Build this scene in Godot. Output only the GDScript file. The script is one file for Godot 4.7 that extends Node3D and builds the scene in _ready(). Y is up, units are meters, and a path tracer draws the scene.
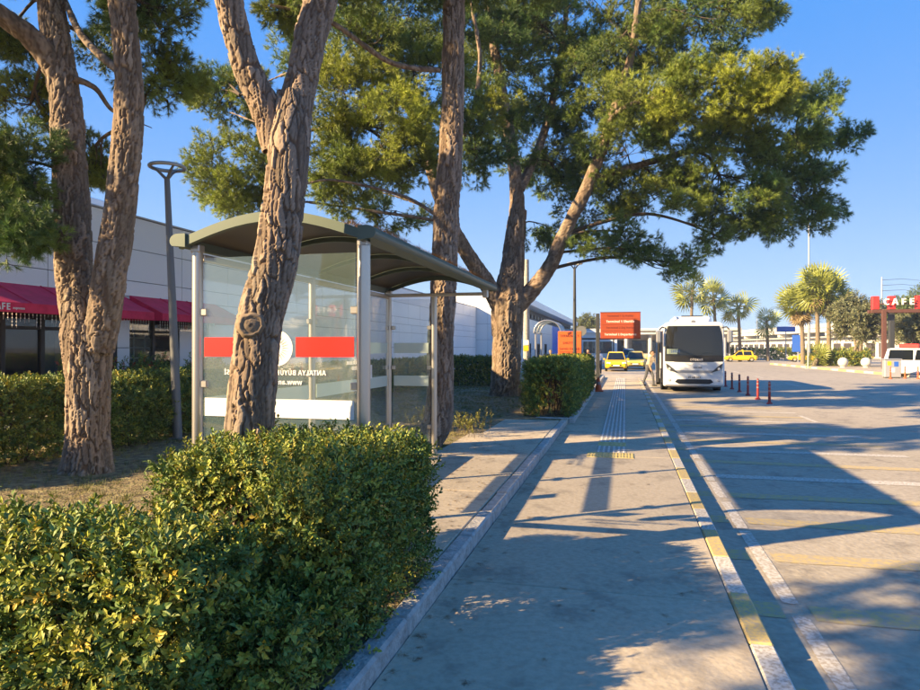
extends Node3D
# A pavement beside a bus shelter under pines, a midibus waiting at the kerb. Road runs along -z, x to the right.

const EYE := Vector3(0, 1.8, 0)
const LENS := 667.0
var rng := RandomNumberGenerator.new()
var taken := {}
var M := {}
var forward: Vector3
var side: Vector3
var above: Vector3
var plate_noise: FastNoiseLite
var tint_noise: FastNoiseLite
var rough_noise: FastNoiseLite
var sprays: Array = []
var sprigs: Array = []


# ---------------------------------------------------------------- mesh builder
class Shape:
	var v := PackedVector3Array()
	var n := PackedVector3Array()
	var c := PackedColorArray()
	var ix := PackedInt32Array()
	var col := Color.WHITE

	func vert(p: Vector3, nn: Vector3) -> int:
		v.append(p)
		n.append(nn)
		c.append(col)
		return v.size() - 1

	func face(a: int, b: int, d: int) -> void:
		var g := (v[b] - v[a]).cross(v[d] - v[a])
		ix.append(a)
		if g.dot(n[a] + n[b] + n[d]) > 0.0:
			ix.append(d)
			ix.append(b)
		else:
			ix.append(b)
			ix.append(d)

	func tri(a: Vector3, b: Vector3, d: Vector3, out := Vector3.ZERO) -> void:
		var nn := (d - a).cross(b - a).normalized()
		if out != Vector3.ZERO and nn.dot(out) < 0.0:
			nn = -nn
		face(vert(a, nn), vert(b, nn), vert(d, nn))

	func quad(a: Vector3, b: Vector3, d: Vector3, e: Vector3, out := Vector3.ZERO) -> void:
		var nn := (d - a).cross(b - a).normalized()
		if out != Vector3.ZERO and nn.dot(out) < 0.0:
			nn = -nn
		var i := vert(a, nn)
		var j := vert(b, nn)
		var k := vert(d, nn)
		var l := vert(e, nn)
		face(i, j, k)
		face(i, k, l)

	func box(at: Vector3, size: Vector3, turn := Basis(), bevel := 0.0) -> void:
		var h := size * 0.5
		var w := minf(bevel, minf(h.x, minf(h.y, h.z)) * 0.8)
		if w <= 0.0:
			for ax in 3:
				for s in [-1.0, 1.0]:
					var u := (ax + 1) % 3
					var t := (ax + 2) % 3
					var pts: Array[Vector3] = []
					for q in [[-1, -1], [1, -1], [1, 1], [-1, 1]]:
						var p := Vector3.ZERO
						p[ax] = s * h[ax]
						p[u] = q[0] * h[u]
						p[t] = q[1] * h[t]
						pts.append(at + turn * p)
					var o := Vector3.ZERO
					o[ax] = s
					quad(pts[0], pts[1], pts[2], pts[3], turn * o)
			return
		for ax in 3:
			var u := (ax + 1) % 3
			var t := (ax + 2) % 3
			for s in [-1.0, 1.0]:
				var pts: Array[Vector3] = []
				for q in [[-1, -1], [1, -1], [1, 1], [-1, 1]]:
					var p := Vector3.ZERO
					p[ax] = s * h[ax]
					p[u] = q[0] * (h[u] - w)
					p[t] = q[1] * (h[t] - w)
					pts.append(at + turn * p)
				var o := Vector3.ZERO
				o[ax] = s
				quad(pts[0], pts[1], pts[2], pts[3], turn * o)
			for su in [-1.0, 1.0]:
				for sv in [-1.0, 1.0]:
					var e := []
					for q in [-1.0, 1.0]:
						var p1 := Vector3.ZERO
						p1[ax] = q * (h[ax] - w)
						p1[u] = su * h[u]
						p1[t] = sv * (h[t] - w)
						var p2 := p1
						p2[u] = su * (h[u] - w)
						p2[t] = sv * h[t]
						e.append([at + turn * p1, at + turn * p2])
					var o := Vector3.ZERO
					o[u] = su
					o[t] = sv
					quad(e[0][0], e[0][1], e[1][1], e[1][0], turn * o)
		for sx in [-1.0, 1.0]:
			for sy in [-1.0, 1.0]:
				for sz in [-1.0, 1.0]:
					var p := Vector3(sx * h.x, sy * h.y, sz * h.z)
					var a := p - Vector3(0, sy * w, sz * w)
					var b := p - Vector3(sx * w, 0, sz * w)
					var d := p - Vector3(sx * w, sy * w, 0)
					tri(at + turn * a, at + turn * b, at + turn * d, turn * Vector3(sx, sy, sz))

	func tube(pts: Array, rad: Array, seg := 8, caps := true) -> void:
		var up := Vector3(0.31, 0.17, 0.93)
		var first := v.size()
		var count := pts.size()
		for i in count:
			var d: Vector3
			if i == 0:
				d = pts[1] - pts[0]
			elif i == count - 1:
				d = pts[i] - pts[i - 1]
			else:
				d = (pts[i + 1] - pts[i - 1])
			d = d.normalized()
			up = (up - d * up.dot(d)).normalized()
			var w := d.cross(up)
			for s in seg:
				var a := TAU * s / seg
				var o := up * cos(a) + w * sin(a)
				vert(pts[i] + o * rad[i], o)
		for i in count - 1:
			for s in seg:
				var a := first + i * seg + s
				var b := first + i * seg + (s + 1) % seg
				face(a, b, b + seg)
				face(a, b + seg, a + seg)
		if caps:
			for e in [0, count - 1]:
				var out: Vector3 = (pts[e] - pts[1 if e == 0 else count - 2]).normalized()
				var m := vert(pts[e], out)
				var ring := []
				for s in seg:
					ring.append(vert(v[first + e * seg + s], out))
				for s in seg:
					face(m, ring[s], ring[(s + 1) % seg])

	# profile of (radius, height), turned about y
	func lathe(profile: Array, seg := 16, xf := Transform3D()) -> void:
		for i in profile.size() - 1:
			var p: Vector2 = profile[i]
			var q: Vector2 = profile[i + 1]
			var d := q - p
			var slope := Vector2(d.y, -d.x).normalized()
			for s in seg:
				var a := TAU * s / seg
				var b := TAU * (s + 1) / seg
				var ra := Vector3(cos(a), 0, sin(a))
				var rb := Vector3(cos(b), 0, sin(b))
				var na := xf.basis * (ra * slope.x + Vector3.UP * slope.y)
				var nb := xf.basis * (rb * slope.x + Vector3.UP * slope.y)
				var i0 := vert(xf * (ra * p.x + Vector3.UP * p.y), na)
				var i1 := vert(xf * (rb * p.x + Vector3.UP * p.y), nb)
				var i2 := vert(xf * (rb * q.x + Vector3.UP * q.y), nb)
				var i3 := vert(xf * (ra * q.x + Vector3.UP * q.y), na)
				if p.x > 0.0001:
					face(i0, i1, i2)
				if q.x > 0.0001:
					face(i0, i2, i3)

	# a polygon in its own xy plane, given depth along z, placed by xf
	func prism(poly: PackedVector2Array, depth: float, xf := Transform3D()) -> void:
		var idx := Geometry2D.triangulate_polygon(poly)
		for s in [-0.5, 0.5]:
			var out: Vector3 = xf.basis * Vector3(0, 0, s)
			for i in range(0, idx.size(), 3):
				var a := poly[idx[i]]
				var b := poly[idx[i + 1]]
				var d := poly[idx[i + 2]]
				tri(xf * Vector3(a.x, a.y, s * depth), xf * Vector3(b.x, b.y, s * depth), xf * Vector3(d.x, d.y, s * depth), out)
		var ccw := not Geometry2D.is_polygon_clockwise(poly)
		for i in poly.size():
			var a := poly[i]
			var b := poly[(i + 1) % poly.size()]
			var e := b - a
			var o := Vector3(e.y, -e.x, 0) * (1.0 if ccw else -1.0)
			quad(xf * Vector3(a.x, a.y, -depth / 2), xf * Vector3(b.x, b.y, -depth / 2), xf * Vector3(b.x, b.y, depth / 2), xf * Vector3(a.x, a.y, depth / 2), xf.basis * o)

	# a grid of points (rows of equal length), smooth
	func grid(rows: Array, out_hint: Vector3) -> void:
		var w: int = rows[0].size()
		var h := rows.size()
		var first := v.size()
		for j in h:
			for i in w:
				var dx: Vector3 = rows[j][mini(i + 1, w - 1)] - rows[j][maxi(i - 1, 0)]
				var dy: Vector3 = rows[mini(j + 1, h - 1)][i] - rows[maxi(j - 1, 0)][i]
				var nn := dx.cross(dy).normalized()
				if nn.dot(out_hint) < 0.0:
					nn = -nn
				vert(rows[j][i], nn)
		for j in h - 1:
			for i in w - 1:
				var a := first + j * w + i
				face(a, a + 1, a + w + 1)
				face(a, a + w + 1, a + w)

	func mesh(m: Material) -> ArrayMesh:
		var arrays := []
		arrays.resize(Mesh.ARRAY_MAX)
		arrays[Mesh.ARRAY_VERTEX] = v
		arrays[Mesh.ARRAY_NORMAL] = n
		arrays[Mesh.ARRAY_COLOR] = c
		arrays[Mesh.ARRAY_INDEX] = ix
		var am := ArrayMesh.new()
		am.add_surface_from_arrays(Mesh.PRIMITIVE_TRIANGLES, arrays)
		am.surface_set_material(0, m)
		return am


# ---------------------------------------------------------------- nodes
func numbered(called: String) -> String:
	if not taken.has(called):
		taken[called] = 0
		return called
	taken[called] += 1
	return "%s_%03d" % [called, taken[called]]


func thing(called: String, label: String, category: String, at := Vector3.ZERO, turn := 0.0, group := "") -> Node3D:
	var o := Node3D.new()
	o.name = numbered(called)
	add_child(o)
	o.position = at
	o.rotation.y = turn
	o.set_meta("label", label)
	o.set_meta("category", category)
	if group:
		o.set_meta("group", group)
	return o


func ground_piece(called: String, label: String) -> Node3D:
	var o := Node3D.new()
	o.name = numbered(called)
	add_child(o)
	o.set_meta("kind", "structure")
	o.set_meta("label", label)
	o.set_meta("category", called.get_slice("_", called.get_slice_count("_") - 1))
	return o


func part(called: String, shape, m: Material, parent: Node3D, at := Vector3.ZERO, turn := Basis()) -> MeshInstance3D:
	var o := MeshInstance3D.new()
	o.name = called
	o.mesh = shape.mesh(m) if shape is Shape else shape
	o.transform = Transform3D(turn, at)
	if not shape is Shape:
		o.material_override = m
	parent.add_child(o, true)
	return o


func boxpart(called: String, m: Material, parent: Node3D, at: Vector3, size: Vector3, bevel := 0.0, turn := Basis()) -> MeshInstance3D:
	var s := Shape.new()
	s.box(at, size, turn, bevel)
	return part(called, s, m, parent)


func many(called: String, m: Mesh, places: Array, tints: Array, parent: Node3D) -> MultiMeshInstance3D:
	var mm := MultiMesh.new()
	mm.transform_format = MultiMesh.TRANSFORM_3D
	mm.use_colors = true
	mm.mesh = m
	mm.instance_count = places.size()
	for i in places.size():
		mm.set_instance_transform(i, places[i])
		mm.set_instance_color(i, tints[i])
	var o := MultiMeshInstance3D.new()
	o.name = called
	o.multimesh = mm
	o.set_meta("kind", "stuff")
	parent.add_child(o, true)
	return o


func copy(o: Node3D, label: String, at: Vector3, turn := 0.0) -> Node3D:
	var base := String(o.name)
	var r: Node3D = o.duplicate()
	r.name = numbered(base)
	add_child(r)
	r.position = at
	r.rotation.y = turn
	r.set_meta("label", label)
	return r


func lettering(text: String, height: float, m: Material, parent: Node3D, at: Vector3, turn := Basis(), bold := true, depth := 0.004, squeeze := 1.0) -> MeshInstance3D:
	var t := TextMesh.new()
	var f := SystemFont.new()
	f.font_names = PackedStringArray(["Droid Sans"])
	if bold:
		f.font_weight = 700
	t.font = f
	t.text = text
	t.font_size = 32
	t.pixel_size = height / 24.0
	t.depth = depth
	t.curve_step = 4.0
	t.material = m
	var o := MeshInstance3D.new()
	o.name = "lettering"
	o.mesh = t
	o.transform = Transform3D(turn * Basis.from_scale(Vector3(squeeze, 1, 1)), at)
	parent.add_child(o, true)
	return o


# a point seen at a place of the photograph, at a distance along the line of sight; used to survey the site once
func seen(px: float, py: float, far: float) -> Vector3:
	return EYE + (forward + side * ((px - 460.0) / LENS) - above * ((py - 345.0) / LENS)) * far


func lin(r: float, g: float, b: float) -> Color:
	return Color(r, g, b).linear_to_srgb()


func noise_texture(frequency: float, octaves: int, colors: Array, places: Array, size := 512, seed_ := 1, kind := FastNoiseLite.TYPE_SIMPLEX_SMOOTH) -> NoiseTexture2D:
	var f := FastNoiseLite.new()
	f.seed = seed_
	f.noise_type = kind
	f.frequency = frequency
	f.fractal_octaves = octaves
	f.fractal_gain = 0.62
	var t := NoiseTexture2D.new()
	t.width = size
	t.height = size
	t.seamless = true
	t.noise = f
	t.generate_mipmaps = false
	var g := Gradient.new()
	g.offsets = PackedFloat32Array(places)
	g.colors = PackedColorArray(colors)
	t.color_ramp = g
	return t


func relief_texture(frequency: float, octaves: int, strength: float, size := 512, seed_ := 3, kind := FastNoiseLite.TYPE_SIMPLEX_SMOOTH) -> NoiseTexture2D:
	var f := FastNoiseLite.new()
	f.seed = seed_
	f.noise_type = kind
	f.frequency = frequency
	f.fractal_octaves = octaves
	var t := NoiseTexture2D.new()
	t.width = size
	t.height = size
	t.seamless = true
	t.noise = f
	t.generate_mipmaps = false
	t.as_normal_map = true
	t.bump_strength = strength
	return t


func paint(color: Color, rough := 0.6, metal := 0.0) -> StandardMaterial3D:
	var m := StandardMaterial3D.new()
	m.albedo_color = color
	m.roughness = rough
	m.metallic = metal
	return m


func grainy(tex: Texture2D, scale: float, rough := 0.85, normal: Texture2D = null, strength := 0.5, tinted := true) -> StandardMaterial3D:
	var m := StandardMaterial3D.new()
	m.albedo_texture = tex
	m.roughness = rough
	m.uv1_triplanar = true
	m.uv1_world_triplanar = true
	m.uv1_scale = Vector3.ONE * scale
	m.vertex_color_use_as_albedo = tinted
	if normal:
		m.normal_enabled = true
		m.normal_texture = normal
		m.normal_scale = strength
	return m


func leafy(rough := 0.5, back := Color(0, 0, 0)) -> StandardMaterial3D:
	var m := StandardMaterial3D.new()
	m.vertex_color_use_as_albedo = true
	m.roughness = rough
	m.cull_mode = BaseMaterial3D.CULL_DISABLED
	if back != Color(0, 0, 0):
		m.backlight_enabled = true
		m.backlight = back
	return m


func smooth_path(pts: Array, step: float) -> Array:
	var cv := Curve3D.new()
	cv.bake_interval = step
	for i in pts.size():
		var tan := Vector3.ZERO
		if i > 0 and i < pts.size() - 1:
			tan = (pts[i + 1] - pts[i - 1]) / 6.0
		cv.add_point(pts[i], -tan, tan)
	return Array(cv.get_baked_points())


# radii given at the control points, read out along the smoothed path
func radii_along(pts: Array, rad: Array, path: Array) -> Array:
	var lens := [0.0]
	for i in range(1, pts.size()):
		lens.append(lens[i - 1] + pts[i].distance_to(pts[i - 1]))
	var total: float = lens[-1]
	var plen := 0.0
	var all := 0.0
	for i in range(1, path.size()):
		all += path[i].distance_to(path[i - 1])
	var out := []
	for i in path.size():
		if i > 0:
			plen += path[i].distance_to(path[i - 1])
		var t := plen / all * total
		var k := 0
		while k < lens.size() - 2 and lens[k + 1] < t:
			k += 1
		var w: float = clampf((t - lens[k]) / maxf(lens[k + 1] - lens[k], 0.001), 0, 1)
		out.append(lerpf(rad[k], rad[k + 1], w))
	return out


func pick(a: Array):
	return a[rng.randi() % a.size()]


func ball_point() -> Vector3:
	while true:
		var p := Vector3(rng.randf_range(-1, 1), rng.randf_range(-1, 1), rng.randf_range(-1, 1))
		if p.length_squared() <= 1.0:
			return p
	return Vector3.ZERO


func aim(dir: Vector3, roll: float, scale: float) -> Basis:
	var y := dir.normalized()
	var x := y.cross(Vector3(0.37, 0.11, 0.92)).normalized()
	var z := x.cross(y)
	return (Basis(x, y, z) * Basis(Vector3.UP, roll)).scaled_local(Vector3.ONE * scale)


# ---------------------------------------------------------------- set-up
func _ready() -> void:
	rng.seed = 4711
	set_stage()
	make_noises()
	make_materials()
	make_ground()
	make_kerbs_and_paving()
	make_markings()
	make_white_building()
	make_far_building()
	make_overpass()
	make_plant_meshes()
	make_shelter()
	make_hedges()
	make_pines()
	make_palms_and_island()
	make_bus()
	make_cars()
	make_people()
	make_street_furniture()
	make_grass()


func set_stage() -> void:
	var yaw := atan(165.0 / LENS)
	var pitch := atan(2.0 / LENS)
	var cam := Camera3D.new()
	cam.name = "camera"
	cam.position = EYE
	cam.rotation = Vector3(pitch, yaw, 0)
	cam.fov = rad_to_deg(2.0 * atan(345.0 / LENS))
	cam.near = 0.05
	cam.far = 3000.0
	add_child(cam)
	cam.current = true
	forward = -cam.basis.z
	side = cam.basis.x
	above = cam.basis.y

	var sky_look := ProceduralSkyMaterial.new()
	sky_look.sky_top_color = Color(0.14, 0.352, 0.58)
	sky_look.sky_horizon_color = Color(0.5, 0.57, 0.63)
	sky_look.sky_curve = 0.14
	sky_look.ground_horizon_color = Color(0.55, 0.58, 0.6)
	sky_look.ground_bottom_color = Color(0.3, 0.28, 0.26)
	sky_look.sun_angle_max = 12.0
	var sky := Sky.new()
	sky.sky_material = sky_look
	var env := Environment.new()
	env.background_mode = Environment.BG_SKY
	env.sky = sky
	env.tonemap_mode = Environment.TONE_MAPPER_LINEAR
	env.tonemap_exposure = 3.3
	env.sdfgi_enabled = true
	env.ssao_enabled = true
	env.ssil_enabled = true
	env.fog_enabled = true
	env.fog_density = 0.0006
	env.fog_light_color = Color(0.72, 0.8, 0.9)
	var we := WorldEnvironment.new()
	we.name = "environment"
	we.environment = env
	add_child(we)

	var sun := DirectionalLight3D.new()
	sun.name = "sun"
	sun.light_color = Color(1.0, 0.87, 0.66)
	sun.light_energy = 1.6
	sun.light_angular_distance = 0.5
	sun.shadow_enabled = true
	add_child(sun)
	sun.look_at_from_position(Vector3.ZERO, Vector3(1.83, -1.0, -1.28), Vector3.UP)


func make_noises() -> void:
	plate_noise = FastNoiseLite.new()
	plate_noise.seed = 7
	plate_noise.noise_type = FastNoiseLite.TYPE_CELLULAR
	plate_noise.frequency = 1.0
	plate_noise.fractal_type = FastNoiseLite.FRACTAL_NONE
	plate_noise.cellular_return_type = FastNoiseLite.RETURN_DISTANCE2_SUB
	plate_noise.cellular_jitter = 1.0
	tint_noise = FastNoiseLite.new()
	tint_noise.seed = 7
	tint_noise.noise_type = FastNoiseLite.TYPE_CELLULAR
	tint_noise.frequency = 1.0
	tint_noise.fractal_type = FastNoiseLite.FRACTAL_NONE
	tint_noise.cellular_return_type = FastNoiseLite.RETURN_CELL_VALUE
	tint_noise.cellular_jitter = 1.0
	rough_noise = FastNoiseLite.new()
	rough_noise.seed = 21
	rough_noise.noise_type = FastNoiseLite.TYPE_SIMPLEX_SMOOTH
	rough_noise.frequency = 1.0
	rough_noise.fractal_octaves = 3


func make_materials() -> void:
	var fine := relief_texture(0.09, 4, 5.0, 512, 5)
	M.concrete = grainy(noise_texture(0.03, 7, [lin(0.4, 0.335, 0.245), lin(0.46, 0.39, 0.29), lin(0.51, 0.44, 0.335)], [0.12, 0.5, 0.88], 1024, 11), 0.4, 0.9, fine, 0.1)
	M.road = grainy(noise_texture(0.03, 7, [lin(0.325, 0.275, 0.21), lin(0.385, 0.335, 0.26), lin(0.435, 0.38, 0.3)], [0.12, 0.5, 0.88], 1024, 12), 0.3, 0.8, fine, 0.12)
	# old stains and wheel-worn patches over both
	var stain := noise_texture(0.012, 6, [Color(0.86, 0.86, 0.87), Color(0.97, 0.97, 0.97), Color(1, 1, 1)], [0.2, 0.36, 0.55], 1024, 41)
	for m in [M.concrete, M.road]:
		m.detail_enabled = true
		m.detail_blend_mode = BaseMaterial3D.BLEND_MODE_MUL
		m.detail_albedo = stain
		m.detail_uv_layer = BaseMaterial3D.DETAIL_UV_2
		m.uv2_triplanar = true
		m.uv2_world_triplanar = true
		m.uv2_scale = Vector3.ONE * 0.11
	M.kerb = grainy(noise_texture(0.02, 6, [lin(0.3, 0.285, 0.26), lin(0.42, 0.4, 0.37), lin(0.5, 0.48, 0.45)], [0.2, 0.5, 0.8], 512, 13), 0.6, 0.9, fine, 0.4)
	M.soil = grainy(noise_texture(0.02, 6, [lin(0.1, 0.075, 0.04), lin(0.2, 0.155, 0.08), lin(0.27, 0.23, 0.11)], [0.25, 0.5, 0.75], 512, 14), 0.5, 0.95, fine, 0.9)
	M.far_ground = grainy(noise_texture(0.01, 5, [lin(0.16, 0.15, 0.12), lin(0.26, 0.24, 0.2), lin(0.32, 0.29, 0.24)], [0.25, 0.5, 0.75], 512, 15), 0.05, 0.95)
	M.white_paint = grainy(noise_texture(0.05, 6, [lin(0.38, 0.33, 0.26), lin(0.45, 0.41, 0.35), lin(0.57, 0.54, 0.48), lin(0.64, 0.61, 0.56)], [0.26, 0.4, 0.52, 0.8], 512, 16), 0.9, 0.75)
	M.yellow_paint = grainy(noise_texture(0.05, 6, [lin(0.37, 0.31, 0.22), lin(0.43, 0.35, 0.19), lin(0.52, 0.39, 0.14), lin(0.58, 0.44, 0.16)], [0.26, 0.4, 0.52, 0.8], 512, 17), 0.9, 0.75)
	M.worn_yellow = grainy(noise_texture(0.045, 7, [lin(0.38, 0.32, 0.24), lin(0.42, 0.34, 0.21), lin(0.48, 0.37, 0.17), lin(0.53, 0.41, 0.17)], [0.2, 0.42, 0.58, 0.85], 512, 18), 0.5, 0.8)
	M.worn_white = grainy(noise_texture(0.05, 7, [lin(0.38, 0.33, 0.26), lin(0.42, 0.37, 0.31), lin(0.53, 0.5, 0.44), lin(0.6, 0.57, 0.52)], [0.28, 0.42, 0.55, 0.8], 512, 19), 0.7, 0.8)
	M.tactile_yellow = grainy(noise_texture(0.03, 5, [lin(0.4, 0.32, 0.13), lin(0.58, 0.45, 0.16), lin(0.64, 0.52, 0.22)], [0.25, 0.5, 0.75], 256, 20), 1.1, 0.7)
	M.tactile_white = grainy(noise_texture(0.03, 5, [lin(0.45, 0.43, 0.4), lin(0.62, 0.6, 0.57), lin(0.7, 0.68, 0.65)], [0.25, 0.5, 0.75], 256, 21), 1.1, 0.7)
	M.tactile_grey = grainy(noise_texture(0.03, 5, [lin(0.28, 0.255, 0.22), lin(0.35, 0.32, 0.27), lin(0.4, 0.37, 0.32)], [0.25, 0.5, 0.75], 256, 22), 1.1, 0.8)

	M.steel = paint(lin(0.5, 0.49, 0.47), 0.32, 0.75)
	M.brushed = paint(lin(0.5, 0.47, 0.42), 0.34, 0.85)
	M.shelter_green = paint(lin(0.085, 0.115, 0.09), 0.4, 0.1)
	M.bronze_sheet = paint(lin(0.06, 0.048, 0.036), 0.32)
	M.glass = StandardMaterial3D.new()
	M.glass.albedo_color = Color(lin(0.36, 0.5, 0.46), 0.08)
	M.glass.transparency = BaseMaterial3D.TRANSPARENCY_ALPHA
	M.glass.roughness = 0.03
	M.frosted = StandardMaterial3D.new()
	M.frosted.albedo_color = Color(lin(0.6, 0.72, 0.68), 0.72)
	M.frosted.transparency = BaseMaterial3D.TRANSPARENCY_ALPHA
	M.frosted.roughness = 0.5
	M.film_red = paint(lin(0.72, 0.018, 0.012), 0.35)
	M.film_white = paint(lin(0.78, 0.77, 0.74), 0.4)
	M.dark_glass = StandardMaterial3D.new()
	M.dark_glass.albedo_color = Color(lin(0.02, 0.025, 0.03), 0.55)
	M.dark_glass.transparency = BaseMaterial3D.TRANSPARENCY_ALPHA
	M.dark_glass.roughness = 0.03

	M.panel_white = paint(lin(0.8, 0.8, 0.79), 0.35)
	M.panel_white_two = paint(lin(0.77, 0.775, 0.77), 0.38)
	M.blue_wall = paint(lin(0.05, 0.19, 0.72), 0.5)
	M.joint_dark = paint(lin(0.12, 0.13, 0.14), 0.8)
	M.awning = grainy(noise_texture(0.02, 5, [lin(0.6, 0.012, 0.06), lin(0.7, 0.018, 0.08), lin(0.75, 0.024, 0.095)], [0.2, 0.5, 0.8], 256, 23), 0.5, 0.75, null, 0.0, false)
	M.dark_frame = paint(lin(0.03, 0.024, 0.02), 0.5)
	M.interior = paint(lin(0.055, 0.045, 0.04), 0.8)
	M.light_wall = paint(lin(0.5, 0.47, 0.42), 0.8)
	M.wood_dark = grainy(noise_texture(0.03, 4, [lin(0.05, 0.03, 0.02), lin(0.09, 0.055, 0.035), lin(0.12, 0.08, 0.05)], [0.2, 0.5, 0.8], 256, 24), 0.8, 0.7, null, 0.0, false)
	M.bulb = paint(lin(0.8, 0.7, 0.5), 0.4)
	M.bulb.emission_enabled = true
	M.bulb.emission = Color(1.0, 0.75, 0.4)
	M.bulb.emission_energy_multiplier = 0.7

	M.bark = leafy(0.95)
	M.bark.vertex_color_use_as_albedo = true
	M.bark.cull_mode = BaseMaterial3D.CULL_BACK
	M.twig = paint(lin(0.085, 0.06, 0.042), 0.9)
	M.cone_brown = paint(lin(0.05, 0.035, 0.025), 0.85)
	M.needle = leafy(0.55, Color(0.42, 0.42, 0.2))
	M.leaf = leafy(0.58, Color(0.4, 0.42, 0.14))
	M.grass = leafy(0.7, Color(0.35, 0.35, 0.15))
	M.scar = paint(lin(0.24, 0.18, 0.12), 0.9)

	M.dark_metal = paint(lin(0.055, 0.058, 0.06), 0.45, 0.3)
	M.grey_post = paint(lin(0.17, 0.175, 0.18), 0.5, 0.2)
	M.galvanised = paint(lin(0.42, 0.43, 0.44), 0.45, 0.4)
	M.black = paint(lin(0.012, 0.012, 0.013), 0.45)
	M.rubber = paint(lin(0.018, 0.018, 0.018), 0.85)
	M.bus_white = paint(lin(0.76, 0.78, 0.8), 0.22)
	M.bus_white.clearcoat_enabled = true
	M.bus_white.clearcoat = 0.5
	M.bus_silver = paint(lin(0.3, 0.31, 0.33), 0.3, 0.4)
	M.bus_glass = StandardMaterial3D.new()
	M.bus_glass.albedo_color = Color(lin(0.01, 0.013, 0.016), 0.3)
	M.bus_glass.transparency = BaseMaterial3D.TRANSPARENCY_ALPHA
	M.bus_glass.roughness = 0.02
	M.side_glass = paint(lin(0.01, 0.012, 0.014), 0.04)
	M.lime_dull = paint(lin(0.6, 0.42, 0.08), 0.3)
	M.frosted_board = paint(lin(0.42, 0.52, 0.42), 0.6)
	M.lamp_glass = paint(lin(0.6, 0.6, 0.6), 0.08, 0.3)
	M.lamp_on = paint(lin(0.9, 0.85, 0.7), 0.3)
	M.lamp_on.emission_enabled = true
	M.lamp_on.emission = Color(1.0, 0.85, 0.6)
	M.lamp_on.emission_energy_multiplier = 1.2
	M.taxi_yellow = paint(lin(0.66, 0.45, 0.02), 0.25)
	M.lime_paint = paint(lin(0.78, 0.5, 0.015), 0.25)
	M.car_white = paint(lin(0.72, 0.72, 0.72), 0.25)
	M.car_blue = paint(lin(0.12, 0.22, 0.36), 0.25)
	M.red_plastic = paint(lin(0.3, 0.02, 0.016), 0.55)
	M.orange_plastic = paint(lin(0.6, 0.1, 0.02), 0.55)
	M.reflective = paint(lin(0.3, 0.2, 0.19), 0.4)
	M.sign_brown = paint(lin(0.3, 0.05, 0.014), 0.5)
	M.sign_orange = paint(lin(0.62, 0.12, 0.025), 0.5)
	M.sign_dark = paint(lin(0.12, 0.015, 0.008), 0.6)
	M.sign_text = paint(lin(0.74, 0.68, 0.62), 0.6)
	M.red_sign = paint(lin(0.55, 0.035, 0.03), 0.5)
	M.rust_post = paint(lin(0.1, 0.04, 0.028), 0.7)
	M.blue_sign = paint(lin(0.03, 0.12, 0.5), 0.5)
	M.beige = grainy(noise_texture(0.02, 4, [lin(0.36, 0.33, 0.28), lin(0.45, 0.42, 0.36), lin(0.5, 0.47, 0.41)], [0.2, 0.5, 0.8], 256, 25), 0.2, 0.85, null, 0.0, false)
	M.overpass = grainy(noise_texture(0.02, 4, [lin(0.5, 0.48, 0.44), lin(0.6, 0.58, 0.54), lin(0.66, 0.64, 0.6)], [0.2, 0.5, 0.8], 256, 26), 0.1, 0.85, null, 0.0, false)
	M.skin = paint(lin(0.42, 0.25, 0.17), 0.6)
	M.hair = paint(lin(0.02, 0.014, 0.01), 0.7)
	M.cloth_cream = paint(lin(0.52, 0.42, 0.33), 0.9)
	M.cloth_dark = paint(lin(0.03, 0.033, 0.045), 0.9)
	M.cloth_grey = paint(lin(0.16, 0.17, 0.19), 0.9)
	M.cloth_white = paint(lin(0.68, 0.7, 0.74), 0.9)
	M.cloth_red = paint(lin(0.4, 0.03, 0.04), 0.9)


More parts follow.
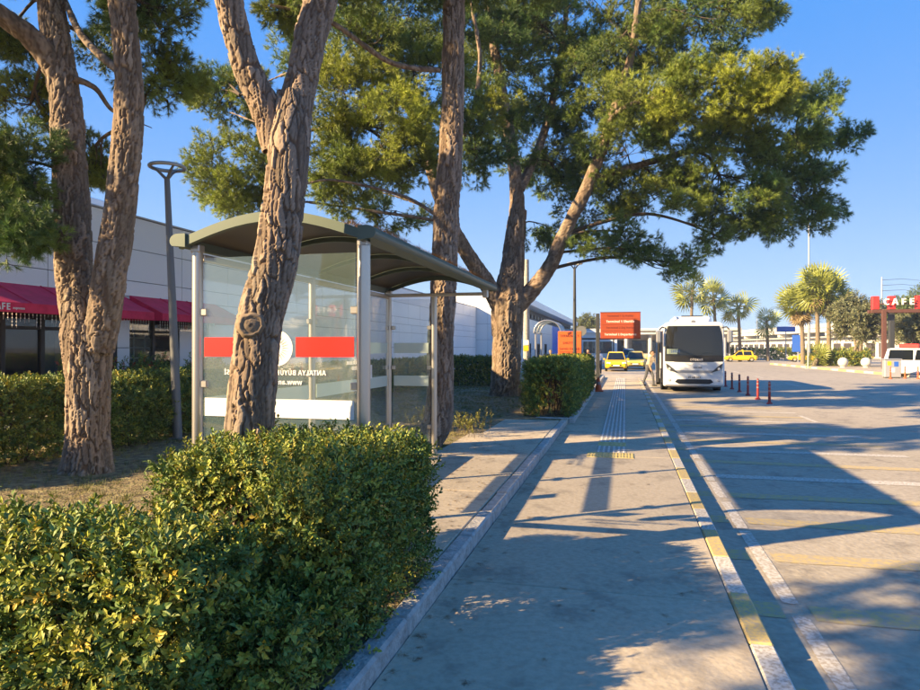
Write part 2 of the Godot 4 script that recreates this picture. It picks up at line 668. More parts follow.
# ---------------------------------------------------------------- ground
func make_ground() -> void:
	var s := Shape.new()
	s.quad(Vector3(-900, -0.2, 120), Vector3(900, -0.2, 120), Vector3(900, -0.2, -1400), Vector3(-900, -0.2, -1400), Vector3.UP)
	var o := part("ground", s, M.far_ground, self)
	o.set_meta("kind", "structure")
	o.set_meta("label", "flat pale ground stretching away to the horizon")

	# the carriageway, tinted in broad uneven patches
	var r := Shape.new()
	var patch := FastNoiseLite.new()
	patch.seed = 5
	patch.frequency = 0.11
	patch.fractal_octaves = 3
	var zs := []
	var z := 12.0
	while z > -130.0:
		zs.append(z)
		z -= 0.7 if z > -40.0 else 4.0
	var xs := []
	var x := 0.86
	while x < 22.0:
		xs.append(x)
		x += 0.6
	while x < 110.0:
		xs.append(x)
		x += 8.0
	var first := 0
	for j in zs.size():
		for i in xs.size():
			var k := 1.0 + 0.16 * patch.get_noise_2d(xs[i], zs[j] * 0.45) + 0.09 * patch.get_noise_2d(xs[i] * 6.0 + 50.0, zs[j] * 1.2)
			r.col = Color(k, k, k * (1.0 + 0.05 * patch.get_noise_2d(xs[i] + 90.0, zs[j])))
			r.vert(Vector3(xs[i], -0.14, zs[j]), Vector3.UP)
	for j in zs.size() - 1:
		for i in xs.size() - 1:
			var a := first + j * xs.size() + i
			r.face(a, a + 1, a + xs.size() + 1)
			r.face(a, a + xs.size() + 1, a + xs.size())
	var road := part("road", r, M.road, self)
	road.set_meta("kind", "structure")
	road.set_meta("label", "worn tan concrete road with yellow bars beside the pavement")
	# the crossing place beyond the pavement, where the cars stand
	var f := Shape.new()
	f.quad(Vector3(-40, -0.136, -44.0), Vector3(0.855, -0.136, -44.0), Vector3(0.855, -0.136, -130), Vector3(-40, -0.136, -130), Vector3.UP)
	var fo := part("forecourt", f, M.road, self)
	fo.set_meta("kind", "structure")
	fo.set_meta("label", "paved forecourt where the yellow cars stand")

	var l := Shape.new()
	var rows := []
	z = 14.0
	while z >= -44.01:
		var row := []
		x = -60.0
		while x <= -1.45:
			row.append(Vector3(x, 0.1 + 0.025 * rough_noise.get_noise_2d(x * 0.8, z * 0.8) + 0.012 * rough_noise.get_noise_2d(x * 4.0, z * 4.0), z))
			x += 0.4 if x > -12.0 else 3.0
		row.append(Vector3(-1.455, 0.1, z))
		rows.append(row)
		z -= 0.4
	l.grid(rows, Vector3.UP)
	var lawn := part("lawn", l, M.soil, self)
	lawn.set_meta("kind", "structure")
	lawn.set_meta("label", "bare earth and thin grass under the pines")


func make_kerbs_and_paving() -> void:
	# lower pavement in long cast slabs
	var walk := ground_piece("pavement", "tan concrete pavement running from the camera towards the bus")
	var z := 8.0
	var cuts := [8.0, 1.2, -5.02, -11.3, -17.6, -23.9, -30.2, -36.5, -40.4]
	for i in cuts.size() - 1:
		var a: float = cuts[i] - 0.006
		var b: float = cuts[i + 1] + 0.006
		var s := Shape.new()
		var patch := 1.0 + rng.randf_range(-0.05, 0.05)
		s.col = Color(patch, patch, patch)
		s.box(Vector3((-1.31 + 0.725) / 2, -0.1, (a + b) / 2), Vector3(2.035, 0.2, a - b), Basis(), 0.008)
		part("slab", s, M.concrete, walk)
	boxpart("bedding", M.soil, walk, Vector3(-0.29, -0.11, -16.2), Vector3(2.0, 0.2, 48.0))
	# painted kerb on the road side
	var kerb := ground_piece("painted_kerb", "kerb of alternating white and yellow blocks along the road edge")
	z = 5.2
	var k := 0
	while z > -40.0:
		var len := 0.87
		var s := Shape.new()
		var t := rng.randf_range(0.88, 1.05)
		s.col = Color(t, t, t)
		s.box(Vector3(0, 0, 0), Vector3(0.145, 0.3, len - 0.008), Basis(), 0.014)
		part("kerb_block", s, M.white_paint if k % 2 == 0 else M.yellow_paint, kerb, Vector3(0.803, -0.147 + rng.randf_range(-0.002, 0.003), z - len / 2))
		z -= len
		k += 1
	# stone kerb on the shelter side
	var stone := ground_piece("stone_kerb", "pale stone kerb between the lower pavement and the hedges")
	z = 6.0
	while z > -15.3:
		var len := minf(rng.randf_range(0.86, 0.98), z + 15.5)
		var s := Shape.new()
		var t := rng.randf_range(0.86, 1.08)
		s.col = Color(t, t, t * rng.randf_range(0.97, 1.02))
		s.box(Vector3.ZERO, Vector3(0.14, 0.32, len - 0.01), Basis(Vector3.UP, rng.randf_range(-0.006, 0.006)), 0.018)
		part("kerb_block", s, M.kerb, stone, Vector3(-1.383 + rng.randf_range(-0.004, 0.004), -0.04 + rng.randf_range(-0.004, 0.004), z - len / 2))
		z -= len
	z = -16.0
	while z > -40.0:
		var s := Shape.new()
		s.box(Vector3.ZERO, Vector3(0.14, 0.3, 0.94), Basis(), 0.018)
		part("kerb_block", s, M.kerb, stone, Vector3(-1.24, -0.03, z - 0.475))
		z -= 0.95
	boxpart("kerb_block", M.kerb, stone, Vector3(-1.7, -0.03, -16.0), Vector3(0.78, 0.3, 0.14), 0.018)
	# raised paving in front of the shelter
	var deck := ground_piece("raised_paving", "raised concrete paving beside the bus shelter")
	var zz := [-4.95, -7.6, -10.05, -12.7, -15.35]
	for i in 4:
		var a: float = zz[i] - 0.005
		var b: float = zz[i + 1] + 0.005
		var left := -3.75 if i < 2 else (-2.95 if i == 2 else -2.72)
		var s := Shape.new()
		var t := rng.randf_range(0.94, 1.04)
		s.col = Color(t, t, t)
		s.box(Vector3((left - 1.46) / 2, 0.04, (a + b) / 2), Vector3(-1.46 - left, 0.16, a - b), Basis(), 0.01)
		part("slab", s, M.concrete, deck)
	boxpart("slab", M.concrete, deck, Vector3(-1.385, 0.03, -15.72), Vector3(0.14, 0.12, 0.42), 0.01)


func make_markings() -> void:
	# tactile strip
	var strip := ground_piece("tactile_strip", "white ribbed tactile strip with a yellow stop pad on the pavement")
	var bars := Shape.new()
	for i in 3:
		for j in 2:
			bars.box(Vector3(-0.084 + 0.084 * i, 0.008, -0.068 + 0.125 * j + (0.03 if i == 1 else 0.0)), Vector3(0.036, 0.006, 0.08), Basis(), 0.003)
	var bar_white := bars.mesh(M.tactile_white)
	var bar_yellow := bars.mesh(M.tactile_yellow)
	var base := Shape.new()
	base.box(Vector3(0, 0.001, 0), Vector3(0.25, 0.009, 0.25), Basis(), 0.002)
	var base_grey := base.mesh(M.tactile_grey)
	var base_yellow := base.mesh(M.tactile_yellow)
	var z := -11.75
	var row := 0
	while z > -39.5:
		for i in 2:
			var yellow := row == 3 or row == 4
			var t := part("tile", base_yellow if yellow else base_grey, null, strip, Vector3(-0.36 + 0.254 * i, 0.001, z))
			part("ribs", bar_yellow if yellow else bar_white, null, t)
		z -= 0.254
		row += 1
	var pad := Shape.new()
	for i in 5:
		pad.box(Vector3(-0.1 + 0.05 * i, 0.008, 0), Vector3(0.028, 0.006, 0.23), Basis(), 0.003)
	var pad_ribs := pad.mesh(M.tactile_yellow)
	for i in 3:
		for j in 2:
			var t := part("tile", base_yellow, null, strip, Vector3(-0.49 + 0.254 * i, 0.001, -11.49 + 0.254 * j))
			part("ribs", pad_ribs, null, t)
	# paint on the road, 4 mm above it
	var y := -0.136
	var line := ground_piece("edge_line", "worn white line on the road beside the painted kerb")
	z = 4.0
	while z > -38.0:
		var len := rng.randf_range(0.7, 2.2)
		flat_strip("dash", M.worn_white, line, 1.16, 1.275, z, z - len, y)
		z -= len + (rng.randf_range(0.02, 0.1) if rng.randf() < 0.7 else 0.25)
	var bay := ground_piece("yellow_bars", "faded yellow bars painted across the bus lane")
	for i in 17:
		var at := -4.0 - 1.335 * i
		flat_strip("bar", M.worn_yellow if i < 5 or i % 2 == 0 else M.worn_white, bay, 1.32, 5.0 - rng.randf_range(0, 0.4), at + 0.14, at - 0.14, y + 0.0, rng.randf_range(-0.03, 0.03))
		flat_strip("bar", M.worn_yellow, bay, 0.885, 1.12, at + 0.15, at - 0.15, y)
	var dashes := ground_piece("lane_dashes", "short white dashes on the road by the red bollards")
	for i in 6:
		flat_strip("dash", M.worn_white, dashes, 4.72, 4.85, -18.6 - 5.6 * i, -20.6 - 5.6 * i, y)
	for i in 7:
		flat_strip("dash", M.worn_white, dashes, 8.3, 8.45, -9.0 - 9.0 * i, -12.0 - 9.0 * i, y)
	# speed table beyond the bus
	var hump := ground_piece("raised_crossing", "pale raised crossing in front of the yellow cars")
	var s := Shape.new()
	var poly := PackedVector2Array([Vector2(-40.5, -0.1), Vector2(-41.5, 0.02), Vector2(-45.5, 0.02), Vector2(-46.6, -0.1), Vector2(-46.6, -0.2), Vector2(-40.5, -0.2)])
	s.col = Color(1.3, 1.3, 1.3)
	s.prism(poly, 5.4, Transform3D(Basis(Vector3(0, 0, 1), Vector3.UP, Vector3(1, 0, 0)), Vector3(-0.6, 0, 0)))
	part("table", s, M.concrete, hump)


func flat_strip(called: String, m: Material, parent: Node3D, x0: float, x1: float, z0: float, z1: float, y: float, skew := 0.0) -> void:
	var s := Shape.new()
	var t := rng.randf_range(0.92, 1.05)
	s.col = Color(t, t, t)
	var steps := maxi(2, int(absf(z1 - z0) / 0.25) + 1) if absf(z1 - z0) > absf(x1 - x0) else 2
	var wide := maxi(2, int(absf(x1 - x0) / 0.25) + 1) if steps == 2 else 2
	var rows := []
	for j in steps:
		var row := []
		for i in wide:
			var px := lerpf(x0, x1, float(i) / (wide - 1))
			var pz := lerpf(z0, z1, float(j) / (steps - 1))
			if steps > 2:
				px += rng.randf_range(-0.006, 0.006)
			else:
				pz += rng.randf_range(-0.012, 0.012) + skew * (px - x0)
			row.append(Vector3(px, y, pz))
		rows.append(row)
	s.grid(rows, Vector3.UP)
	part(called, s, m, parent)


# ---------------------------------------------------------------- buildings
# cladding panels on a wall that faces `out`; u runs along the wall
func clad(parent: Node3D, origin: Vector3, along: Vector3, out: Vector3, us: Array, vs: Array, mats: Array) -> void:
	var turn := Basis(along, Vector3.UP, out)
	for i in us.size() - 1:
		for j in vs.size() - 1:
			var w: float = us[i + 1] - us[i] - 0.016
			var h: float = vs[j + 1] - vs[j] - 0.016
			var s := Shape.new()
			s.box(Vector3.ZERO, Vector3(w, h, 0.03), Basis(), 0.004)
			var tilt := Basis(Vector3.UP, rng.randf_range(-0.004, 0.004)) * Basis(Vector3.RIGHT, rng.randf_range(-0.004, 0.004))
			part("panel", s, pick(mats), parent, origin + along * ((us[i] + us[i + 1]) / 2) + Vector3.UP * ((vs[j] + vs[j + 1]) / 2) + out * 0.017, turn * tilt)


func steps(a: float, b: float, each: float) -> Array:
	var n := maxi(1, roundi(absf(b - a) / each))
	var out := []
	for i in n + 1:
		out.append(lerpf(a, b, float(i) / n))
	return out


var planters := []


func make_white_building() -> void:
	var b := thing("cafe_building", "white panelled building with red awnings and dark cafe windows", "building", Vector3(-12, 0, -9.5))
	# shell: x from 0 (street wall) back to -14, z from 0 (near end) to -26.5
	var wall: Material = M.panel_white_two
	boxpart("wall", M.joint_dark, b, Vector3(-0.16, 4.05, -22.2), Vector3(0.3, 2.0, 44.4))
	boxpart("wall", M.joint_dark, b, Vector3(-0.16, 1.55, -26.15), Vector3(0.3, 3.0, 36.5))
	boxpart("wall", M.joint_dark, b, Vector3(-0.17, 1.55, -4.44), Vector3(0.28, 3.0, 0.42))
	boxpart("roof", wall, b, Vector3(-7, 4.9, -22.2), Vector3(13.4, 0.2, 44.3))
	boxpart("wall", M.light_wall, b, Vector3(-7, 2.5, -0.15), Vector3(13.6, 4.9, 0.3))
	boxpart("wall", M.light_wall, b, Vector3(-7, 2.5, -44.2), Vector3(13.6, 4.9, 0.3))
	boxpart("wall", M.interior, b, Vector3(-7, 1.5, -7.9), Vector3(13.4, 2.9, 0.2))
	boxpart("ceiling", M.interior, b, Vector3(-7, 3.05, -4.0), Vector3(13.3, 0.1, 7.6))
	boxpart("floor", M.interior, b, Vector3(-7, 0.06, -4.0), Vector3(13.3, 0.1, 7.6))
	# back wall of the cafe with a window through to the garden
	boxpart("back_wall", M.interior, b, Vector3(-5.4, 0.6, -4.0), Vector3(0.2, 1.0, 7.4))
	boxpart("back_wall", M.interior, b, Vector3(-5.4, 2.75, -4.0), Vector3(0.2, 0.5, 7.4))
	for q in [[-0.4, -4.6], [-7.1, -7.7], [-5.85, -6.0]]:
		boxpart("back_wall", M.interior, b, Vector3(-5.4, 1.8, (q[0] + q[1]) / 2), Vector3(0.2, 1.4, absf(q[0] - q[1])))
	# cladding
	var two := [M.panel_white, M.panel_white, M.panel_white_two]
	clad(b, Vector3.ZERO, Vector3(0, 0, -1), Vector3.RIGHT, steps(0, 44.4, 2.2), [3.06, 3.45, 4.25, 5.06], two)
	clad(b, Vector3.ZERO, Vector3(0, 0, -1), Vector3.RIGHT, steps(7.9, 44.4, 2.2), [0.1, 0.95, 1.78, 2.61, 3.06], two)
	clad(b, Vector3.ZERO, Vector3(0, 0, -1), Vector3.RIGHT, [4.23, 4.65], [0.1, 0.95, 1.78, 2.61, 3.06], two)
	boxpart("parapet_cap", M.galvanised, b, Vector3(-0.14, 5.09, -22.2), Vector3(0.4, 0.05, 44.5), 0.01)
	# two shop fronts: posts, rails and panes
	for bay in [[0.35, 4.2], [4.68, 7.85]]:
		var u0: float = bay[0]
		var u1: float = bay[1]
		var n := 4 if u1 - u0 > 3.5 else 3
		for i in n + 1:
			boxpart("post", M.dark_frame, b, Vector3(-0.2, 1.55, -lerpf(u0 + 0.04, u1 - 0.04, float(i) / n)), Vector3(0.1, 2.9, 0.1), 0.008)
		for h in [0.16, 0.95, 2.2, 2.92]:
			boxpart("rail", M.dark_frame, b, Vector3(-0.2, h, -(u0 + u1) / 2), Vector3(0.06, 0.07, u1 - u0), 0.006)
		for i in n:
			var w := (u1 - u0) / n
			boxpart("pane", M.glass if i % 2 == 0 else M.dark_glass, b, Vector3(-0.21, 1.55, -(u0 + w * (i + 0.5))), Vector3(0.012, 2.7, w - 0.08))
	# white boards and shelves behind the second front
	boxpart("menu_board", M.panel_white, b, Vector3(-0.11, 1.72, -7.05), Vector3(0.03, 1.05, 0.62), 0.004)
	boxpart("menu_board", M.light_wall, b, Vector3(-0.11, 2.12, -3.55), Vector3(0.03, 0.36, 0.5), 0.004)
	for h in [1.5, 1.78, 2.05]:
		boxpart("shelf", M.light_wall, b, Vector3(-0.9, h, -5.8), Vector3(0.3, 0.03, 1.9))
	for i in 5:
		boxpart("upright", M.galvanised, b, Vector3(-0.85, 1.7, -5.0 - i * 0.42), Vector3(0.03, 1.0, 0.03))
	for i in 3:
		boxpart("cafe_table", M.wood_dark, b, Vector3(-1.8 - 0.3 * i, 0.85, -1.4 - 1.1 * i), Vector3(0.7, 0.06, 0.7), 0.01)
		boxpart("table_leg", M.dark_frame, b, Vector3(-1.8 - 0.3 * i, 0.46, -1.4 - 1.1 * i), Vector3(0.07, 0.74, 0.07))
	# awnings
	for bay in [[-0.2, 4.32], [4.62, 8.15]]:
		var u0: float = bay[0]
		var u1: float = bay[1]
		var reach := 0.95
		var aw := Shape.new()
		var rows := []
		for j in 5:
			var t := float(j) / 4
			var row := []
			for i in 19:
				var u := lerpf(u0, u1, float(i) / 18)
				row.append(Vector3(0.05 + reach * t, 3.08 - 0.45 * t - 0.02 * sin(PI * t), -u))
			rows.append(row)
		aw.grid(rows, Vector3(0.4, 1, 0))
		aw.quad(Vector3(0.05 + reach, 2.63, -u0), Vector3(0.05 + reach, 2.63, -u1), Vector3(0.05 + reach, 2.45, -u1), Vector3(0.05 + reach, 2.45, -u0), Vector3.RIGHT)
		for u in [u0, u1]:
			aw.tri(Vector3(0.05, 3.08, -u), Vector3(0.05 + reach, 2.63, -u), Vector3(0.05, 2.6, -u), Vector3(0, 0, u - 3.0))
			aw.quad(Vector3(0.05, 2.6, -u), Vector3(0.05 + reach, 2.63, -u), Vector3(0.05 + reach, 2.45, -u), Vector3(0.05, 2.45, -u))
		var cloth := part("awning", aw, M.awning, b)
		var seams := Shape.new()
		var u := u0 + 1.1
		while u < u1 - 0.3:
			seams.tube([Vector3(0.06, 3.085, -u), Vector3(0.5, 2.87, -u), Vector3(0.05 + reach, 2.645, -u)], [0.012, 0.012, 0.012], 5)
			u += 1.1
		seams.tube([Vector3(0.03 + reach, 2.46, -u0), Vector3(0.03 + reach, 2.46, -u1)], [0.014, 0.014], 6)
		part("seam", seams, M.awning, cloth)
		# strings of small lamps, unlit by day
		var icicle := Shape.new()
		u = u0 + 0.1
		while u < u1:
			var drop := rng.randf_range(0.06, 0.3)
			icicle.tube([Vector3(0.85, 2.45, -u), Vector3(0.85 + rng.randf_range(-0.01, 0.01), 2.45 - drop, -u)], [0.004, 0.004], 3)
			for q in int(drop / 0.07):
				icicle.box(Vector3(0.85, 2.42 - q * 0.07, -u), Vector3(0.014, 0.018, 0.014))
			u += 0.09
		part("lamp_string", icicle, M.sign_text, b).set_meta("kind", "stuff")
	# lettering on the first awning's front edge
	var turn := Basis(Vector3(0, 0, -1), Vector3.UP, Vector3(1, 0, 0))
	lettering("CAFE", 0.13, M.film_white, b, Vector3(1.006, 2.545, -0.24), turn)
	lettering("espresso", 0.045, M.film_white, b, Vector3(1.006, 2.525, -0.62), turn)
	# taller block set back on the roof
	boxpart("roof_block", M.panel_white_two, b, Vector3(-10.5, 6.2, -8.0), Vector3(6.0, 2.5, 9.0), 0.03)

	# timber planters before the cafe
	var spots := [[-10.6, -11.4, "first"], [-10.6, -13.2, "second"], [-10.6, -15.3, "third"]]
	for i in 3:
		var p := thing("timber_planter", ["dark timber planter before the cafe window behind the forked pine", "dark timber planter between the two red awnings", "dark timber planter under the second red awning"][i], "planter", Vector3(spots[i][0], 0.5, spots[i][1]), 0.0, "planters before the cafe")
		for k in 4:
			boxpart("board", M.wood_dark, p, Vector3(0.25, 0.1 + 0.2 * k, 0), Vector3(0.03, 0.19, 1.3), 0.004)
			boxpart("board", M.wood_dark, p, Vector3(-0.25, 0.1 + 0.2 * k, 0), Vector3(0.03, 0.19, 1.3), 0.004)
			for e in [-0.64, 0.64]:
				boxpart("board", M.wood_dark, p, Vector3(0, 0.1 + 0.2 * k, e), Vector3(0.46, 0.19, 0.03), 0.004)
		boxpart("earth", M.soil, p, Vector3(0, 0.68, 0), Vector3(0.44, 0.05, 1.22))
		planters.append(p)
	var deck := ground_piece("cafe_terrace", "low terrace slab before the cafe windows")
	boxpart("slab", M.concrete, deck, Vector3(-11.05, 0.29, -13.4), Vector3(1.78, 0.42, 7.6), 0.02)


func make_far_building() -> void:
	var b := thing("terminal_hall", "long white hall with a blue end wall beyond the big pine", "building", Vector3(-9, 0, -54))
	boxpart("wall", M.joint_dark, b, Vector3(-9, 2.7, -30.8), Vector3(17.9, 5.6, 61.4))
	clad(b, Vector3(-6, 0, 0), Vector3.RIGHT, Vector3(0, 0, 1), steps(0, 6.0, 2.0), [-0.1, 1.1, 2.4, 3.7, 5.0, 6.2], [M.panel_white, M.panel_white_two])
	clad(b, Vector3.ZERO, Vector3(0, 0, -1), Vector3.RIGHT, steps(0, 31.0, 3.1), [-0.1, 1.6, 3.3, 4.5], [M.panel_white, M.panel_white_two])
	clad(b, Vector3.ZERO, Vector3(0, 0, -1), Vector3.RIGHT, steps(31.0, 61.5, 4.0), [-0.1, 2.2, 4.5], [M.blue_wall])
	# eaves with dark vents under a pale fascia
	boxpart("fascia", M.panel_white, b, Vector3(0.5, 5.72, -30.8), Vector3(1.3, 0.6, 62.2), 0.02)
	boxpart("roof", M.panel_white_two, b, Vector3(-9, 5.75, -30.8), Vector3(17.6, 0.5, 60.6))
	for i in 24:
		boxpart("vent", M.black, b, Vector3(0.035, 4.85, -1.8 - i * 2.5), Vector3(0.07, 0.36, 1.0))
	# doors under the eaves
	for z in [-10.0, -17.0, -23.5]:
		var d := boxpart("door", M.dark_frame, b, Vector3(0.05, 1.05, z), Vector3(0.08, 2.2, 1.9), 0.01)
		boxpart("pane", M.bus_glass, d, Vector3(0.1, 1.1, z), Vector3(0.02, 1.9, 1.6))

	# vaulted canopy where people wait
	var c := thing("vaulted_canopy", "small vaulted canopy on grey posts in front of the white hall", "canopy", Vector3(-4.85, -0.136, -44.5))
	for x in [-0.75, 0.75]:
		for z in [-1.5, 1.5]:
			var s := Shape.new()
			s.tube([Vector3(x, 0, z), Vector3(x, 2.9, z)], [0.06, 0.06], 10)
			part("post", s, M.steel, c)
	for k in 3:
		var hoop := Shape.new()
		var pts := []
		for i in 13:
			var a := PI * i / 12
			pts.append(Vector3(-0.85 * cos(a), 2.9 + 0.75 * sin(a), -1.6 + 1.6 * k))
		hoop.tube(pts, [0.045, 0.045, 0.045, 0.045, 0.045, 0.045, 0.045, 0.045, 0.045, 0.045, 0.045, 0.045, 0.045], 6)
		part("hoop", hoop, M.steel, c)
	var sheet := Shape.new()
	var rows := []
	for k in 2:
		var row := []
		for i in 13:
			var a := PI * i / 12
			row.append(Vector3(-0.83 * cos(a), 2.9 + 0.72 * sin(a), -1.58 + 3.16 * k))
		rows.append(row)
	sheet.grid(rows, Vector3.UP)
	part("roof_sheet", sheet, M.frosted, c)
	for x in [-0.85, 0.85]:
		boxpart("gutter", M.steel, c, Vector3(x, 2.86, 0), Vector3(0.12, 0.1, 3.3), 0.02)

	# beige terminal far behind the cars
	var t := thing("beige_terminal", "low beige terminal with columns and a flat white roof behind the cars", "building", Vector3(2, -0.14, -104))
	boxpart("wall", M.beige, t, Vector3(0, 1.9, -6), Vector3(26, 3.8, 11.0))
	boxpart("roof", M.overpass, t, Vector3(0, 4.2, -4.6), Vector3(28, 0.9, 15.5), 0.05)
	for i in 8:
		var s := Shape.new()
		s.tube([Vector3(-12 + 3.4 * i, 0, 2.2), Vector3(-12 + 3.4 * i, 3.8, 2.2)], [0.3, 0.3], 10)
		part("column", s, M.overpass, t)
	for i in 9:
		var w := boxpart("window", M.dark_frame, t, Vector3(-11.5 + 2.9 * i, 2.0, -0.47), Vector3(2.1, 1.9, 0.1), 0.02)
		boxpart("pane", M.bus_glass, w, Vector3(-11.5 + 2.9 * i, 2.0, -0.4), Vector3(1.9, 1.7, 0.03))
	boxpart("vent_strip", M.dark_frame, t, Vector3(0, 4.2, 3.16), Vector3(27, 0.18, 0.06))
	var kiosk := thing("white_kiosk", "small white ticket kiosk with dark windows behind the yellow taxi", "kiosk", Vector3(-3.6, -0.136, -72))
	boxpart("wall", M.panel_white, kiosk, Vector3(0, 1.7, 0), Vector3(5.6, 3.4, 3.0), 0.03)
	boxpart("roof", M.panel_white_two, kiosk, Vector3(0, 3.5, 0), Vector3(6.2, 0.25, 3.6), 0.03)
	for i in 3:
		boxpart("window", M.dark_frame, kiosk, Vector3(-1.7 + 1.7 * i, 1.9, 1.53), Vector3(1.2, 1.2, 0.08), 0.01)
	# gate shelter between the signs
	var g := thing("bus_gate", "dark framed waiting booth between the orange board and the red sign", "booth", Vector3(-2.7, -0.136, -62))
	for x in [-1.7, 1.7]:
		for z in [-0.8, 0.8]:
			boxpart("post", M.dark_metal, g, Vector3(x, 1.3, z), Vector3(0.1, 2.6, 0.1), 0.01)
	boxpart("roof", M.dark_metal, g, Vector3(0, 2.68, 0), Vector3(3.9, 0.16, 2.1), 0.03)
	boxpart("pane", M.glass, g, Vector3(0, 1.35, -0.8), Vector3(3.3, 2.2, 0.02))
	boxpart("pane", M.bus_glass, g, Vector3(-1.7, 1.35, 0), Vector3(0.02, 2.2, 1.5))


func make_overpass() -> void:
	var o := thing("overpass", "white concrete overpass on columns running behind the palms", "bridge", Vector3(33.5, -0.2, -245))
	var dir := Vector3(14.5, 0, 118).normalized()
	var turn := Basis(dir, Vector3.UP, dir.cross(Vector3.UP))
	for k in 1:
		var y := 5.6 + 3.6 * k
		var off := Vector3(0, 0, -14.0 * k)
		boxpart("deck", M.overpass, o, dir * 60 + Vector3(0, y, 0) + off, Vector3(170, 0.9, 9), 0.05, turn)
		for e in [-4.6, 4.6]:
			boxpart("parapet", M.overpass, o, dir * 60 + Vector3(0, y + 0.85, 0) + off + turn.z * e, Vector3(170, 0.85, 0.2), 0.02, turn)
		for i in 12:
			var at := dir * (-20.0 + 14.0 * i) + off
			boxpart("crosshead", M.overpass, o, at + Vector3(0, y - 0.85, 0), Vector3(1.4, 0.8, 8.2), 0.1, turn)
			for e in [-2.6, 2.6]:
				var s := Shape.new()
				var foot: Vector3 = at + turn.z * e
				s.tube([foot, foot + Vector3(0, y - 1.2, 0)], [0.55, 0.55], 12, false)
				part("column", s, M.overpass, o)
	# long low building under it
	var hall := thing("depot", "long low white depot with dark bays under the overpass", "building", Vector3(35, -0.2, -178), -1.449)
	boxpart("wall", M.overpass, hall, Vector3(0, 1.9, -3), Vector3(120, 3.8, 5.6))
	for i in 26:
		boxpart("bay", M.interior, hall, Vector3(-56 + 4.4 * i, 1.5, -0.15), Vector3(3.0, 2.4, 0.12), 0.02)
	boxpart("roof", M.beige, hall, Vector3(0, 3.95, -2.6), Vector3(121, 0.3, 7.0), 0.04)


# ---------------------------------------------------------------- plants
func make_plant_meshes() -> void:
	# pine sprays: a twig with brushes of long needles
	for variant in 4:
		var s := Shape.new()
		var len := 0.5
		var bend := Vector3(rng.randf_range(-0.1, 0.1), 0, rng.randf_range(-0.1, 0.1))
		var tufts := [[Vector3(0, len, 0) + bend, (Vector3.UP + bend).normalized(), 1.0], [Vector3(0, len * 0.78, 0) + bend * 0.6, Vector3.UP, 0.85]]
		s.col = Color(0.07, 0.05, 0.03)
		s.tube([Vector3.ZERO, Vector3(0, len * 0.5, 0) + bend * 0.3, Vector3(0, len, 0) + bend], [0.008, 0.006, 0.004], 4, false)
		for i in 6:
			var t := rng.randf_range(0.15, 0.85)
			var a := TAU * (i / 6.0) + rng.randf_range(-0.4, 0.4)
			var from := Vector3(0, len * t, 0) + bend * t * t
			var d := Vector3(cos(a), rng.randf_range(0.3, 1.0), sin(a)).normalized()
			var reach := rng.randf_range(0.1, 0.24)
			s.tube([from, from + d * reach], [0.005, 0.003], 3, false)
			tufts.append([from + d * reach, (d + Vector3.UP * 0.3).normalized(), rng.randf_range(0.75, 1.0)])
		for q in tufts:
			var axis: Vector3 = q[1]
			var x := axis.cross(Vector3(0.3, 0.2, 0.9)).normalized()
			var z := x.cross(axis)
			for k in 34:
				var a := rng.randf() * TAU
				var open := rng.randf_range(0.15, 1.15)
				var d := (axis * cos(open) + (x * cos(a) + z * sin(a)) * sin(open)).normalized()
				var root: Vector3 = q[0] - axis * rng.randf_range(0.0, 0.09)
				var l: float = rng.randf_range(0.12, 0.2) * q[2]
				var w := d.cross(Vector3(rng.randf_range(-1, 1), rng.randf_range(-1, 1), rng.randf_range(-1, 1))).normalized() * 0.005
				var g := rng.randf_range(0.8, 1.2)
				s.col = Color(0.95 * g, g, 0.9 * g)
				var tip := root + d * l + Vector3(0, -0.012, 0)
				s.tri(root - w, root + w, tip)
		sprays.append(s.mesh(M.needle))
	# broad-leaf sprigs for the hedges
	for variant in 4:
		var s := Shape.new()
		s.col = Color(0.5, 0.35, 0.2)
		var len := 0.075
		s.tube([Vector3(0, -0.05, 0), Vector3(0, len, 0)], [0.0016, 0.001], 3, false)
		for i in 8:
			var t := i / 7.0
			var a := i * 2.4 + rng.randf_range(-0.3, 0.3)
			var d := Vector3(cos(a), rng.randf_range(0.25, 0.8) + t * 0.8, sin(a)).normalized()
			var root := Vector3(0, len * (0.1 + 0.9 * t), 0)
			var l := rng.randf_range(0.026, 0.042)
			var w := l * rng.randf_range(0.24, 0.3)
			var across := d.cross(Vector3.UP).normalized()
			var up := across.cross(d).normalized()
			if up.y < 0:
				up = -up
			var g := rng.randf_range(0.75, 1.25)
			s.col = Color(g * rng.randf_range(0.9, 1.25), g, g * 0.9)
			var mid := root + d * l * 0.5
			var tip := root + d * l - up * l * 0.12
			var c1 := mid + across * w + up * l * 0.1
			var c2 := mid - across * w + up * l * 0.1
			var f1 := root + d * l * 0.8 + across * w * 0.62 + up * l * 0.04
			var f2 := root + d * l * 0.8 - across * w * 0.62 + up * l * 0.04
			for tr in [[root, c1, mid], [root, mid, c2], [c1, f1, mid], [mid, f2, c2], [f1, tip, mid], [mid, tip, f2]]:
				s.tri(tr[0], tr[1], tr[2], up)
		sprigs.append(s.mesh(M.leaf))


func hedge_tint() -> Color:
	var k := rng.randf()
	if k < 0.05:
		return Color(0.46, 0.36, 0.04)
	if k < 0.42:
		return Color(0.3, 0.325, 0.045) * rng.randf_range(0.75, 1.2)
	return Color(0.13, 0.195, 0.038) * rng.randf_range(0.65, 1.3)


